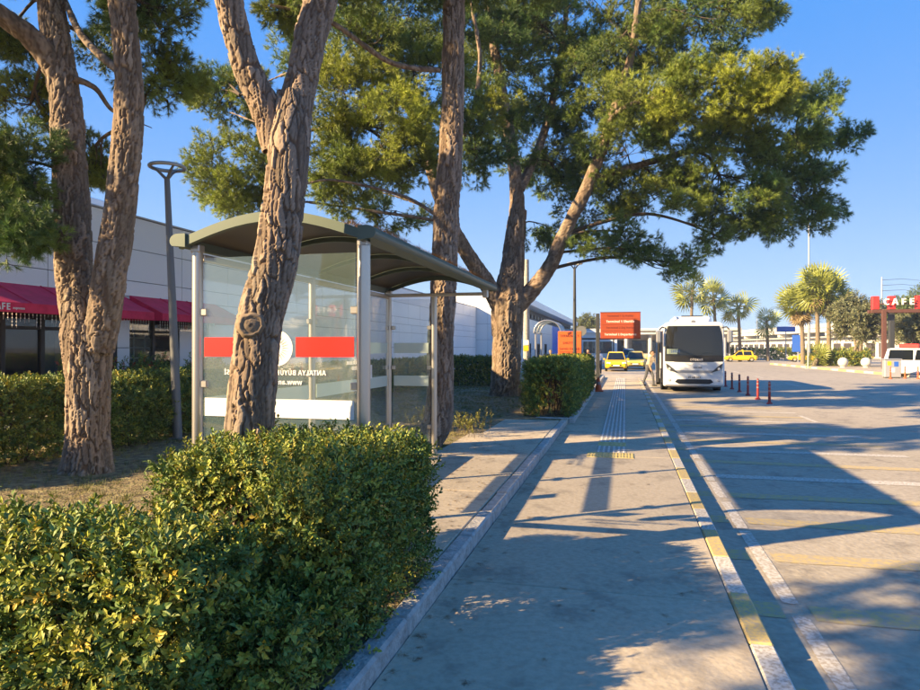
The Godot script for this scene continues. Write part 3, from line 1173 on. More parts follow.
# a clipped hedge: boxes [min, max]; bare = boxes without leaves, where only stems show
func hedge(called: String, label: String, blocks: Array, density: float, size: float, bare := [], group := "", ragged := 0.05) -> Node3D:
	var base: Vector3 = blocks[0][0]
	var h := thing(called, label, "hedge", Vector3((blocks[0][0].x + blocks[0][1].x) / 2, base.y, (blocks[0][0].z + blocks[0][1].z) / 2), 0.0, group)
	var origin := h.position
	var places := [[], [], [], []]
	var tints := [[], [], [], []]
	var stems := Shape.new()
	for b in blocks:
		var lo: Vector3 = b[0]
		var hi: Vector3 = b[1]
		var d := hi - lo
		var faces := [[0, -1, d.y * d.z], [0, 1, d.y * d.z], [1, 1, d.x * d.z], [2, -1, d.x * d.y], [2, 1, d.x * d.y]]
		for f in faces:
			for i in int(f[2] * density):
				var p := Vector3(rng.randf_range(lo.x, hi.x), rng.randf_range(lo.y, hi.y), rng.randf_range(lo.z, hi.z))
				var out := Vector3.ZERO
				out[f[0]] = f[1]
				var deep := rng.randf()
				deep = deep * deep * 0.28 - 0.03
				var bump := ragged * 1.6 * rough_noise.get_noise_3d(p.x * 2.2, p.y * 2.2, p.z * 2.2) + ragged * 1.2 * rough_noise.get_noise_3d(p.x * 7.0, p.y * 7.0, p.z * 7.0)
				p[f[0]] = (hi if f[1] > 0 else lo)[f[0]] - f[1] * (deep + bump)
				var hidden := false
				for o in blocks:
					if o != b and p.x > o[0].x + 0.15 and p.x < o[1].x - 0.15 and p.y < o[1].y - 0.15 and p.z > o[0].z + 0.15 and p.z < o[1].z - 0.15:
						hidden = true
				for o in bare:
					if AABB(o[0], o[1] - o[0]).has_point(p) and rng.randf() < 0.86:
						hidden = true
				# leggy towards the foot, as clipped hedges grow
				if p.y < lo.y + 0.22 and rng.randf() < 0.45:
					hidden = true
				if hidden:
					continue
				var dir := out * 0.8 + Vector3(0, 0.45, 0) + ball_point() * 0.9
				var k := rng.randi() % 4
				places[k].append(Transform3D(aim(dir, rng.randf() * TAU, size * rng.randf_range(0.75, 1.2)), p - origin))
				tints[k].append(hedge_tint())
		# stems and inner twigs
		var n := int(d.x * d.z * 9.0) + 3
		for i in n:
			var foot := Vector3(rng.randf_range(lo.x + 0.12, hi.x - 0.12), lo.y, rng.randf_range(lo.z + 0.12, hi.z - 0.12))
			var p := foot
			var pts := [p - origin]
			var rad := [0.014]
			for k in 4:
				p += Vector3(rng.randf_range(-0.09, 0.09), d.y * 0.22, rng.randf_range(-0.09, 0.09))
				pts.append(p - origin)
				rad.append(0.012 - 0.0022 * k)
				for q in 3:
					var e := p + Vector3(rng.randf_range(-0.3, 0.3), rng.randf_range(0.05, 0.25), rng.randf_range(-0.3, 0.3))
					e = e.clamp(lo + Vector3.ONE * 0.04, hi - Vector3.ONE * 0.04)
					stems.tube([p - origin, (p + e) / 2 - origin + ball_point() * 0.03, e - origin], [0.006, 0.004, 0.002], 3, false)
			stems.tube(pts, rad, 5, false)
	part("stems", stems, M.twig, h)
	for k in 4:
		many("foliage", sprigs[k], places[k], tints[k], h)
	return h


func make_hedges() -> void:
	for p in planters:
		var spots := [[], [], [], []]
		var hues := [[], [], [], []]
		for i in 260:
			var v := rng.randi() % 4
			spots[v].append(Transform3D(aim(Vector3(0, 0.8, 0) + ball_point(), rng.randf() * TAU, rng.randf_range(1.2, 1.9)), Vector3(rng.randf_range(-0.24, 0.24), 0.7 + 0.42 * rng.randf() * rng.randf(), rng.randf_range(-0.62, 0.62))))
			hues[v].append(hedge_tint() if rng.randf() < 0.88 else Color(0.45, 0.06, 0.03))
		for v in 4:
			many("foliage", sprigs[v], spots[v], hues[v], p)
	var y := 0.1
	# the near hedge along the kerb: a tall block, a low middle and a taller rear
	hedge("box_hedge", "big leafy hedge block filling the lower left corner of the picture", [[Vector3(-5.2, y, -2.95), Vector3(-1.8, 0.87, -2.35)]], 1500.0, 1.05)
	hedge("box_hedge", "low shaded hedge between the corner block and the taller hedge before the shelter", [[Vector3(-2.4, y, -3.2), Vector3(-1.52, 0.52, -2.7)]], 1500.0, 1.0)
	hedge("box_hedge", "tall clipped hedge with a bare gap in front of the shelter's glass end", [[Vector3(-2.85, y, -4.95), Vector3(-1.48, 1.07, -3.62)], [Vector3(-1.85, y, -3.75), Vector3(-1.48, 1.05, -3.15)]], 1300.0, 0.95, [[Vector3(-2.5, y, -4.05), Vector3(-1.85, 0.86, -3.3)], [Vector3(-2.5, y, -5.1), Vector3(-1.85, 0.78, -4.4)]])
	# hedges before the cafe
	hedge("cafe_hedge", "clipped hedge behind the forked pine, in front of the cafe", [[Vector3(-9.4, y, -14.0), Vector3(-8.5, 1.2, -5.5)]], 480.0, 1.5)
	hedge("cafe_hedge", "lower hedge strip beside the leaning lamp post", [[Vector3(-8.5, y, -11.6), Vector3(-8.15, 0.95, -9.0)]], 420.0, 1.4)
	hedge("cafe_hedge", "long hedge seen through the shelter glass", [[Vector3(-9.2, y, -28.0), Vector3(-8.3, 1.15, -14.6)]], 260.0, 1.7)
	hedge("cafe_hedge", "dark hedge across the foot of the white hall, left of the big pine", [[Vector3(-8.9, y, -29.2), Vector3(-4.7, 1.25, -28.3)]], 330.0, 1.7)
	# beyond the big pine
	hedge("kerb_hedge", "clipped hedge with a lit leggy end beside the orange boards", [[Vector3(-2.35, y, -27.5), Vector3(-1.32, 1.36, -16.2)]], 420.0, 1.5, [[Vector3(-2.0, y, -16.7), Vector3(-1.5, 1.0, -16.0)]])


func bark_at(p: Vector3, size: float) -> Vector3:
	var wx := rough_noise.get_noise_3d(p.x * 7.0, p.y * 3.5, p.z * 7.0)
	var wz := rough_noise.get_noise_3d(p.x * 7.0 + 40.0, p.y * 3.5, p.z * 7.0)
	var wide := rough_noise.get_noise_3d(p.x * 1.7 + 9.0, p.y * 1.1, p.z * 1.7)
	var q := Vector3(p.x + wx * 0.022 + wide * 0.05, p.y * 0.13 + wz * 0.016 + wide * 0.05, p.z + wz * 0.022) / size
	var edge := plate_noise.get_noise_3d(q.x, q.y, q.z) + 1.0  # 0 at the cracks
	var q2 := q * 2.3 + Vector3(5.0, 9.0, 2.0)
	var small := plate_noise.get_noise_3d(q2.x, q2.y * 1.5, q2.z) + 1.0
	return Vector3(edge, tint_noise.get_noise_3d(q.x, q.y, q.z), small)


# a limb with plated bark; pts are world points, the mesh is laid round `origin`
func bark_limb(s: Shape, ctrl: Array, rad: Array, origin: Vector3, cell: float, plate: float, depth: float, flare := 0.0) -> Array:
	var path := smooth_path(ctrl, cell * 1.5)
	var rr := radii_along(ctrl, rad, path)
	var big := 0.0
	for r in rr:
		big = maxf(big, r)
	var seg := clampi(int(TAU * big / cell), 8, 190)
	var up := Vector3(0.31, 0.17, 0.93)
	var first := s.v.size()
	var n := path.size()
	for i in n:
		var d: Vector3 = (path[mini(i + 1, n - 1)] - path[maxi(i - 1, 0)]).normalized()
		up = (up - d * up.dot(d)).normalized()
		var w := d.cross(up)
		for k in seg:
			var a := TAU * k / seg
			var o := up * cos(a) + w * sin(a)
			var r: float = rr[i]
			if flare > 0.0:
				var low := clampf(1.0 - (path[i].y - path[0].y) / 0.6, 0, 1)
				r *= 1.0 + flare * low * low * (1.0 + 0.5 * sin(a * 5.0 + 1.0))
			r *= 1.0 + 0.09 * rough_noise.get_noise_3d(path[i].x * 1.1 + o.x, path[i].y * 0.9, path[i].z * 1.1 + o.z)
			var p: Vector3 = path[i] + o * r
			var b := bark_at(p, plate)
			var lift := smoothstep(0.03, 0.12, b.x)
			var flake := smoothstep(0.02, 0.1, b.z)
			var fine := rough_noise.get_noise_3d(p.x * 60.0, p.y * 14.0, p.z * 60.0)
			p += o * depth * 0.8 * (-0.35 + lift * 0.85 + 0.2 * flake * lift - 0.75 + 0.1 * fine + 0.5 * snappedf(b.y, 0.3) * lift)
			var t := 1.0 + 0.42 * b.y + 0.38 * fine
			var red := 0.5 + 0.5 * rough_noise.get_noise_3d(p.x * 3.0 + 7.0, p.y * 1.3, p.z * 3.0)
			# grey plates over a reddish inner bark
			s.col = Color(0.11, 0.07, 0.045).lerp(Color(0.24 * t, lerpf(0.198, 0.165, red) * t, lerpf(0.155, 0.112, red) * t), 0.12 + 0.5 * lift + 0.38 * lift * flake)
			s.vert(p - origin, o)
	for i in n:
		for k in seg:
			var a := first + i * seg + k
			var left := first + i * seg + (k + seg - 1) % seg
			var right := first + i * seg + (k + 1) % seg
			var below := first + maxi(i - 1, 0) * seg + k
			var over := first + mini(i + 1, n - 1) * seg + k
			var nn := (s.v[right] - s.v[left]).cross(s.v[over] - s.v[below]).normalized()
			if nn.dot(s.n[a]) < 0:
				nn = -nn
			s.n[a] = nn if nn != Vector3.ZERO else s.n[a]
	for i in n - 1:
		for k in seg:
			var a := first + i * seg + k
			var b := first + i * seg + (k + 1) % seg
			s.face(a, b, b + seg)
			s.face(a, b + seg, a + seg)
	var m := s.vert(path[n - 1] - origin, (path[n - 1] - path[n - 2]).normalized())
	for k in seg:
		s.face(m, first + (n - 1) * seg + k, first + (n - 1) * seg + (k + 1) % seg)
	return path


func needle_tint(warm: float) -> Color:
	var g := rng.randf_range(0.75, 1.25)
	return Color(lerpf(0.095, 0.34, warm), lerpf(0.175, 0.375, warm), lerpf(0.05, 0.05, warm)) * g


# foliage pads: each [centre, radii, how many clumps, warmth]; boughs lead to them from the limbs
func pine_crown(t: Node3D, limbs: Array, pads: Array, per_clump: int, spray: float) -> void:
	var origin := t.position
	var boughs := Shape.new()
	var places := [[], [], [], []]
	var tints := [[], [], [], []]
	var cones := []
	var cone_tints := []
	for pad in pads:
		var c: Vector3 = pad[0]
		var r: Vector3 = pad[1]
		var best := Vector3.ZERO
		var near := 1e9
		for path in limbs:
			for i in range(0, path.size(), 3):
				var q: Vector3 = path[i]
				var dist := q.distance_to(c) + maxf(0.0, q.y - c.y) * 1.2
				if dist < near:
					near = dist
					best = q
		var mid := (best + c) / 2 + Vector3(0, 0.12 * near, 0) + ball_point() * 0.12 * near
		var lead := smooth_path([best, mid, c], 0.35)
		var br := clampf(0.018 + near * 0.011, 0.02, 0.09)
		var lr := []
		for i in lead.size():
			lr.append(br * (1.0 - 0.6 * float(i) / lead.size()))
			lead[i] = lead[i] - origin
		if lead.size() > 1:
			boughs.tube(lead, lr, 6, false)
		for k in int(pad[2]):
			var u := ball_point()
			u = u.normalized() * pow(u.length(), 0.6)
			var e := c + u * r
			var from: Vector3 = lead[mini(lead.size() - 1, int(lead.size() * rng.randf_range(0.45, 1.0)))] + origin
			var sag := (from + e) / 2 + ball_point() * 0.12 * from.distance_to(e) - Vector3(0, 0.05, 0)
			boughs.tube([from - origin, sag - origin, e - origin], [br * 0.42, br * 0.28, 0.006], 4, false)
			var out := (e - from).normalized()
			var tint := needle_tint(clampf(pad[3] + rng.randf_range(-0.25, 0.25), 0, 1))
			for i in per_clump:
				var p := e + ball_point() * Vector3(0.62, 0.38, 0.62) * spray
				var dir := out * 0.6 + (p - e).normalized() * 0.5 + Vector3(0, 0.35, 0) + ball_point() * 0.5
				var v := rng.randi() % 4
				var b := aim(dir, rng.randf() * TAU, spray * rng.randf_range(0.75, 1.15))
				places[v].append(Transform3D(b, p - b.y * 0.3 - origin))
				tints[v].append(tint * rng.randf_range(0.85, 1.15))
				if rng.randf() < 0.05:
					cones.append(Transform3D(aim(ball_point() + Vector3(0, -0.4, 0), 0, rng.randf_range(0.8, 1.2)), p - origin))
					cone_tints.append(Color.WHITE)
	part("branches", boughs, M.twig, t).set_meta("kind", "stuff")
	for v in 4:
		many("crown", sprays[v], places[v], tints[v], t)
	if cones:
		var cs := Shape.new()
		cs.lathe([Vector2(0.001, -0.045), Vector2(0.022, -0.035), Vector2(0.03, -0.01), Vector2(0.02, 0.025), Vector2(0.001, 0.05)], 7)
		many("pine_cones", cs.mesh(M.cone_brown), cones, cone_tints, t)


func px_path(list: Array) -> Array:
	var out := []
	for q in list:
		out.append(seen(q[0], q[1], q[2]))
	return out


func px_pad(px: float, py: float, far: float, rx: float, ry: float, clumps: int, warm := 0.4, rz := 0.0) -> Array:
	var k := far / LENS
	return [seen(px, py, far), Vector3(rx * k, ry * k, (rz if rz > 0.0 else rx) * k), clumps, warm]


func make_pines() -> void:
	# 1. forked pine at the left
	var base := Vector3(-7.12, 0.06, -7.63)
	var t := thing("pine_tree", "thick pine forking into two stems, leftmost in the picture", "tree", base)
	var s := Shape.new()
	var limbs := []
	limbs.append(bark_limb(s, [base, seen(88, 430, 9.1), seen(88, 380, 9.1), seen(86, 335, 9.15), seen(78, 290, 9.2)], [0.3, 0.27, 0.275, 0.31, 0.23], base, 0.0125, 0.062, 0.036, 0.16))
	part("trunk", s, M.bark, t)
	s = Shape.new()
	limbs.append(bark_limb(s, [seen(82, 345, 9.15), seen(75, 280, 9.3), seen(72, 209, 9.4), seen(65, 104, 9.5), seen(52, 10, 9.6), seen(45, -50, 9.65)], [0.22, 0.245, 0.235, 0.21, 0.18, 0.165], base, 0.016, 0.06, 0.03))
	limbs.append(bark_limb(s, [seen(45, -48, 9.65), seen(40, -90, 9.7), seen(50, -230, 9.9), seen(70, -380, 10.0)], [0.18, 0.17, 0.12, 0.05], base, 0.05, 0.06, 0.02))
	part("stem", s, M.bark, t)
	s = Shape.new()
	limbs.append(bark_limb(s, [seen(98, 350, 9.05), seen(108, 290, 9.0), seen(120, 209, 9.0), seen(129, 104, 8.9), seen(122, 0, 8.8), seen(117, -50, 8.7)], [0.21, 0.215, 0.2, 0.182, 0.165, 0.155], base, 0.016, 0.06, 0.03))
	limbs.append(bark_limb(s, [seen(117, -48, 8.7), seen(110, -110, 8.6), seen(120, -250, 8.4), seen(140, -380, 8.2)], [0.17, 0.15, 0.1, 0.05], base, 0.05, 0.06, 0.02))
	part("stem", s, M.bark, t)
	s = Shape.new()
	limbs.append(bark_limb(s, [seen(62, 85, 9.5), seen(38, 45, 9.3), seen(2, 16, 9.0), seen(-60, -20, 8.6), seen(-140, -60, 8.2)], [0.15, 0.15, 0.13, 0.1, 0.05], base, 0.03, 0.07, 0.025))
	part("limb", s, M.bark, t)
	s = Shape.new()
	limbs.append(bark_limb(s, [seen(118, 70, 8.9), seen(85, 40, 9.2), seen(68, 8, 9.6), seen(50, -40, 10.0)], [0.06, 0.05, 0.045, 0.03], base, 0.035, 0.05, 0.008))
	part("limb", s, M.bark, t)
	s = Shape.new()
	limbs.append(bark_limb(s, [seen(72, 78, 9.4), seen(95, 88, 9.7), seen(112, 110, 10.0), seen(138, 122, 10.3), seen(152, 128, 10.4)], [0.05, 0.04, 0.03, 0.018, 0.006], base, 0.035, 0.05, 0.006))
	part("limb", s, M.bark, t)
	var pads := [
		px_pad(18, 225, 8.6, 30, 26, 9, 0.25), px_pad(14, 160, 8.8, 26, 34, 8, 0.3), px_pad(30, 105, 11.5, 26, 26, 7, 0.75), px_pad(92, 150, 12.0, 20, 30, 6, 0.8), px_pad(100, 60, 11.0, 20, 22, 3, 0.3),
		px_pad(160, 75, 10.5, 26, 18, 5, 0.6), px_pad(150, 12, 9.5, 40, 20, 7, 0.2), px_pad(10, 30, 10.5, 24, 26, 5, 0.4),
		[seen(40, -230, 10.0), Vector3(2.6, 0.9, 2.6), 42, 0.4], [seen(140, -300, 8.5), Vector3(2.4, 0.9, 2.4), 40, 0.4], [seen(-120, -110, 8.2), Vector3(2.0, 0.8, 2.0), 18, 0.4], [seen(90, -420, 9.5), Vector3(2.4, 1.0, 2.4), 24, 0.4],
	]
	pine_crown(t, limbs, pads, 24, 0.62)

	# 2. leaning pine in front of the shelter
	base = seen(247, 585, 5.0)
	base.y = 0.06
	t = thing("pine_tree", "leaning pale-barked pine with a cut branch scar in front of the shelter glass", "tree", base)
	s = Shape.new()
	limbs = []
	limbs.append(bark_limb(s, [base, seen(248, 500, 5.0), seen(250.5, 423, 5.0), seen(260, 326, 5.0), seen(276, 261, 5.0), seen(286, 190, 5.02), seen(290, 140, 5.05), seen(294, 95, 5.1)], [0.2, 0.182, 0.172, 0.168, 0.16, 0.15, 0.158, 0.12], base, 0.0085, 0.046, 0.024, 0.12))
	part("trunk", s, M.bark, t)
	s = Shape.new()
	limbs.append(bark_limb(s, [seen(276, 150, 5.06), seen(264, 104, 5.05), seen(250, 75, 5.0), seen(238, 38, 4.95), seen(229, 0, 4.9), seen(222, -50, 4.83)], [0.1, 0.112, 0.108, 0.102, 0.098, 0.093], base, 0.0085, 0.043, 0.018))
	limbs.append(bark_limb(s, [seen(222.3, -48, 4.833), seen(220, -60, 4.8), seen(200, -200, 4.6), seen(190, -380, 4.5), seen(200, -560, 4.5)], [0.093, 0.092, 0.08, 0.06, 0.03], base, 0.04, 0.05, 0.01))
	part("stem", s, M.bark, t)
	s = Shape.new()
	limbs.append(bark_limb(s, [seen(296, 150, 5.08), seen(297, 104, 5.12), seen(303, 75, 5.15), seen(310, 38, 5.2), seen(320, 0, 5.25), seen(331, -50, 5.29)], [0.11, 0.125, 0.12, 0.122, 0.13, 0.122], base, 0.0085, 0.043, 0.018))
	limbs.append(bark_limb(s, [seen(330.5, -48, 5.288), seen(332, -60, 5.3), seen(350, -200, 5.5), seen(350, -380, 5.6), seen(340, -560, 5.6)], [0.122, 0.12, 0.1, 0.07, 0.03], base, 0.04, 0.05, 0.01))
	part("stem", s, M.bark, t)
	# the healed cut
	s = Shape.new()
	var knot := seen(251, 325, 4.83)
	var kx := Transform3D(aim((EYE - knot) * Vector3(1, 0.1, 1) + Vector3(-0.7, 0, 0), 0, 1.0), knot - base)
	var knot_rows := []
	for q in [[0.0, 0.016], [0.02, 0.019], [0.034, 0.013], [0.048, 0.015], [0.06, 0.004], [0.074, 0.019], [0.09, 0.012], [0.105, -0.02], [0.115, -0.06]]:
		var row := []
		for k in 29:
			var a := TAU * (k % 28) / 28
			var w: float = q[0] * (1.0 + 0.16 * rough_noise.get_noise_2d(cos(a) * 1.4 + 3.0, sin(a) * 1.4) + 0.05 * rough_noise.get_noise_2d(cos(a) * 6.0, sin(a) * 6.0))
			row.append(kx * Vector3(cos(a) * w, q[1] + 0.004 * rough_noise.get_noise_2d(cos(a) * 5.0 + q[0] * 90.0, sin(a) * 5.0), sin(a) * w * 0.9))
		knot_rows.append(row)
	s.col = Color(0.2, 0.15, 0.105)
	s.grid(knot_rows, EYE - knot)
	part("branch_scar", s, M.bark, t)
	pads = [
		[Vector3(-3.6, 8.6, -4.0), Vector3(1.7, 0.8, 1.7), 32, 0.4], [Vector3(-2.0, 8.0, -5.4), Vector3(1.8, 0.8, 1.6), 32, 0.4], [Vector3(-2.8, 9.6, -5.2), Vector3(1.9, 0.9, 1.9), 34, 0.4], [Vector3(-1.4, 7.0, -4.6), Vector3(1.3, 0.6, 1.3), 16, 0.4],
	]
	pine_crown(t, limbs, pads, 24, 0.62)

	# 3. straight pine behind the shelter
	base = Vector3(-3.42, 0.06, -10.75)
	t = thing("pine_tree", "tall straight pine standing just behind the shelter's far end", "tree", base)
	s = Shape.new()
	limbs = []
	limbs.append(bark_limb(s, [base, seen(438, 420, 11.3), seen(441, 344, 11.4), seen(446, 226, 11.5), seen(452, 113, 11.6), seen(454, 0, 11.7), seen(453, -50, 11.74)], [0.26, 0.235, 0.22, 0.225, 0.195, 0.19, 0.18], base, 0.017, 0.062, 0.03, 0.2))
	limbs.append(bark_limb(s, [seen(453, -48, 11.74), seen(452, -120, 11.8), seen(460, -300, 12.0), seen(455, -420, 12.0)], [0.195, 0.18, 0.11, 0.04], base, 0.05, 0.06, 0.02))
	part("trunk", s, M.bark, t)
	s = Shape.new()
	limbs.append(bark_limb(s, [seen(440, 70, 11.6), seen(390, 62, 11.2), seen(330, 22, 10.8), seen(270, 5, 10.4)], [0.05, 0.045, 0.04, 0.02], base, 0.035, 0.05, 0.006))
	part("limb", s, M.bark, t)
	s = Shape.new()
	limbs.append(bark_limb(s, [seen(436, 215, 11.5), seen(400, 195, 11.9), seen(330, 180, 12.3), seen(290, 190, 12.6)], [0.035, 0.03, 0.022, 0.012], base, 0.035, 0.05, 0.004))
	part("limb", s, M.bark, t)
	pads = [
		px_pad(300, -10, 10.6, 40, 24, 6, 0.3), px_pad(390, -30, 11.5, 60, 26, 9, 0.3), px_pad(520, -40, 11.8, 60, 30, 10, 0.3), px_pad(480, -48, 13, 80, 32, 26, 0.3), px_pad(395, -55, 10.8, 70, 28, 20, 0.3), px_pad(570, -62, 13.4, 70, 30, 22, 0.3),
		[seen(455, -260, 12.0), Vector3(3.0, 1.1, 3.0), 50, 0.4], [seen(380, -180, 11.4), Vector3(2.2, 0.8, 2.2), 20, 0.4], [seen(540, -170, 12.4), Vector3(2.2, 0.8, 2.2), 20, 0.4], [seen(450, -420, 12.0), Vector3(2.2, 1.0, 2.2), 22, 0.4],
	]
	pine_crown(t, limbs, pads, 24, 0.62)

	# 4. the great spreading pine
	base = Vector3(-4.08, 0.06, -23.05)
	t = thing("pine_tree", "great spreading pine whose crown hangs over the pavement and the bus", "tree", base)
	s = Shape.new()
	limbs = []
	limbs.append(bark_limb(s, [base, seen(506, 375, 23.2), seen(507, 340, 23.2), seen(508, 305, 23.2), seen(512, 270, 23.3), seen(518, 210, 23.5)], [0.55, 0.5, 0.5, 0.58, 0.42, 0.3], base, 0.032, 0.085, 0.055, 0.12))
	part("trunk", s, M.bark, t)
	var runs := [
		[[[505, 318, 23.2], [488, 285, 23.0], [468, 255, 22.8], [450, 222, 22.5], [437, 190, 22.3], [420, 130, 22.0], [395, 80, 21.5], [360, 32, 21.0], [335, -10, 20.5], [310, -70, 20]], [0.36, 0.34, 0.3, 0.27, 0.24, 0.2, 0.18, 0.14, 0.11, 0.06]],
		[[[515, 250, 23.4], [517, 200, 23.6], [512, 150, 23.9], [500, 80, 24.2], [488, 10, 24.4], [480, -80, 24.6], [490, -170, 24.8]], [0.34, 0.3, 0.25, 0.2, 0.16, 0.12, 0.06]],
		[[[512, 312, 23.2], [530, 292, 23.1], [549, 268, 22.9], [565, 232, 22.6], [590, 180, 22.2], [612, 118, 22.0], [630, 60, 21.8], [640, -10, 21.6], [650, -90, 21.6]], [0.36, 0.34, 0.3, 0.26, 0.24, 0.2, 0.16, 0.12, 0.06]],
		[[[604, 140, 22.1], [612, 118, 21.5], [632, 104, 20.9], [657, 98, 20.3], [690, 96, 20.0], [720, 82, 19.8], [745, 90, 19.6]], [0.1, 0.1, 0.1, 0.09, 0.08, 0.06, 0.03]],
		[[[590, 180, 22.2], [640, 165, 22.6], [700, 150, 23.2], [760, 150, 23.6], [820, 140, 24.0]], [0.16, 0.14, 0.12, 0.09, 0.05]],
		[[[520, 190, 23.6], [545, 130, 24.6], [560, 60, 25.4], [570, -20, 26]], [0.2, 0.17, 0.14, 0.07]],
		[[[437, 190, 22.3], [470, 120, 22.0], [480, 60, 21.6], [470, 0, 21.2]], [0.13, 0.11, 0.09, 0.05]],
		[[[418, 125, 22.0], [395, 118, 19.6], [345, 126, 17.6], [285, 130, 17.4], [230, 112, 18.2]], [0.08, 0.07, 0.06, 0.045, 0.02]],
		[[[450, 222, 22.5], [400, 215, 22.2], [330, 205, 21.8], [250, 195, 21.4], [215, 200, 21.2]], [0.08, 0.07, 0.055, 0.04, 0.02]],
		[[[395, 82, 21.5], [355, 76, 19], [300, 70, 17.6], [240, 95, 18.2]], [0.07, 0.06, 0.045, 0.02]],
		[[[480, 272, 22.9], [455, 235, 23.4], [420, 205, 24.0], [370, 190, 24.5]], [0.1, 0.08, 0.06, 0.03]],
	]
	for q in runs:
		s = Shape.new()
		limbs.append(bark_limb(s, px_path(q[0]), q[1].map(func(r): return r * 0.86), base, 0.05, 0.085, 0.028))
		part("limb", s, M.bark, t)
	pads = []
	for q in [
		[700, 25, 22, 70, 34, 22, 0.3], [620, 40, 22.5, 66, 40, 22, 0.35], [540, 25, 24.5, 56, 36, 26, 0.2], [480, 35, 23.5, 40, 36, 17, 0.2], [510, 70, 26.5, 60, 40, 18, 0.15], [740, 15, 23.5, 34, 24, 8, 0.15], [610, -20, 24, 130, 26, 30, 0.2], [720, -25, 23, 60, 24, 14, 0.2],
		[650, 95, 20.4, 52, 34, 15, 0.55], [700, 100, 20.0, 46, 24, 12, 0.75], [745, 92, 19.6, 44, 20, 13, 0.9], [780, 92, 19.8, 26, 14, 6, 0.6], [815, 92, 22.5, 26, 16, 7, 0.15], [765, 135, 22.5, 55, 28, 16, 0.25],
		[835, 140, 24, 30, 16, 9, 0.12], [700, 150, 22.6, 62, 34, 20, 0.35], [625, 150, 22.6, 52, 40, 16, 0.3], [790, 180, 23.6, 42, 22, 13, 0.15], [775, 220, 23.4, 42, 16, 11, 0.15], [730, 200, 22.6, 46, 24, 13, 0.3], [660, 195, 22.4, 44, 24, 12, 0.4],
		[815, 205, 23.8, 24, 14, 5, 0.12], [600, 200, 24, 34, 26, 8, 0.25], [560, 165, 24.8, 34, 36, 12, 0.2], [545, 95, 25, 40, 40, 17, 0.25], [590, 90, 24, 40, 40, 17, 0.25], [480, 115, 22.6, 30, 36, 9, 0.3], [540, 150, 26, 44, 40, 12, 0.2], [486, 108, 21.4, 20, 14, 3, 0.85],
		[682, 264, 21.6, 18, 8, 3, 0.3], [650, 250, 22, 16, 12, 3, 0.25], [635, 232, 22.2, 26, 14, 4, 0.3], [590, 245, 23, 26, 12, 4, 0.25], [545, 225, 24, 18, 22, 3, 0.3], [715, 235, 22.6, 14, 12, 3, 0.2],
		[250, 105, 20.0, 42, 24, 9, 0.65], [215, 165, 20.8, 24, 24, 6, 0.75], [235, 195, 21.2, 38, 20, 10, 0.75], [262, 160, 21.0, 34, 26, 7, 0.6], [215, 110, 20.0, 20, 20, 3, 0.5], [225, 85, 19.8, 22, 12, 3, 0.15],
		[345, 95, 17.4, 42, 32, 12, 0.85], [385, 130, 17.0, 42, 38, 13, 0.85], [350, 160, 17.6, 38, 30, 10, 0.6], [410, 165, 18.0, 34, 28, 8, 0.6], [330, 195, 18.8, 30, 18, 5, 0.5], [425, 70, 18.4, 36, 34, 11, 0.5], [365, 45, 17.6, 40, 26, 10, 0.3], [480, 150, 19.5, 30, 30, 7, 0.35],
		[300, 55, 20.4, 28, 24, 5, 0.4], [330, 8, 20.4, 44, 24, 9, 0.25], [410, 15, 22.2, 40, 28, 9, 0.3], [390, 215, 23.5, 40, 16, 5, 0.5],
	]:
		pads.append(px_pad(q[0], q[1], q[2], q[3], q[4], q[5], q[6]))
	pine_crown(t, limbs, pads, 17, 1.0)

	# 5. pines standing outside the picture, whose shade lies over the hedge, the pavement and the road
	var outside := [[Vector3(-10.6, 0.06, 7.6), 9.5, 3.4, "pine beyond the left edge whose dappled shade crosses the near pavement"], [Vector3(-6.4, 0.06, 3.5), 8.0, 3.2, "pine behind the viewer whose shade lies on the near road"], [Vector3(-15.0, 0.06, -6.6), 10.0, 3.0, "pine beyond the left edge before the cafe"]]
	for q in outside:
		base = q[0]
		t = thing("pine_tree", q[3], "tree", base)
		s = Shape.new()
		var hgt: float = q[1]
		limbs = [bark_limb(s, [base, base + Vector3(0.1, 1.5, 0), base + Vector3(0.3, hgt * 0.55, 0.2), base + Vector3(0.1, hgt * 0.95, 0.1)], [0.26, 0.22, 0.17, 0.05], base, 0.06, 0.08, 0.025, 0.15)]
		part("trunk", s, M.bark, t)
		pads = []
		for k in 18:
			var a := TAU * k * 0.382
			var w: float = q[2] * sqrt((k + 0.5) / 18.0) * 0.8
			pads.append([base + Vector3(cos(a) * w, hgt * rng.randf_range(0.55, 0.95), sin(a) * w), Vector3(1.3, 0.6, 1.3), 13, 0.4])
		pine_crown(t, limbs, pads, 7, 0.85)


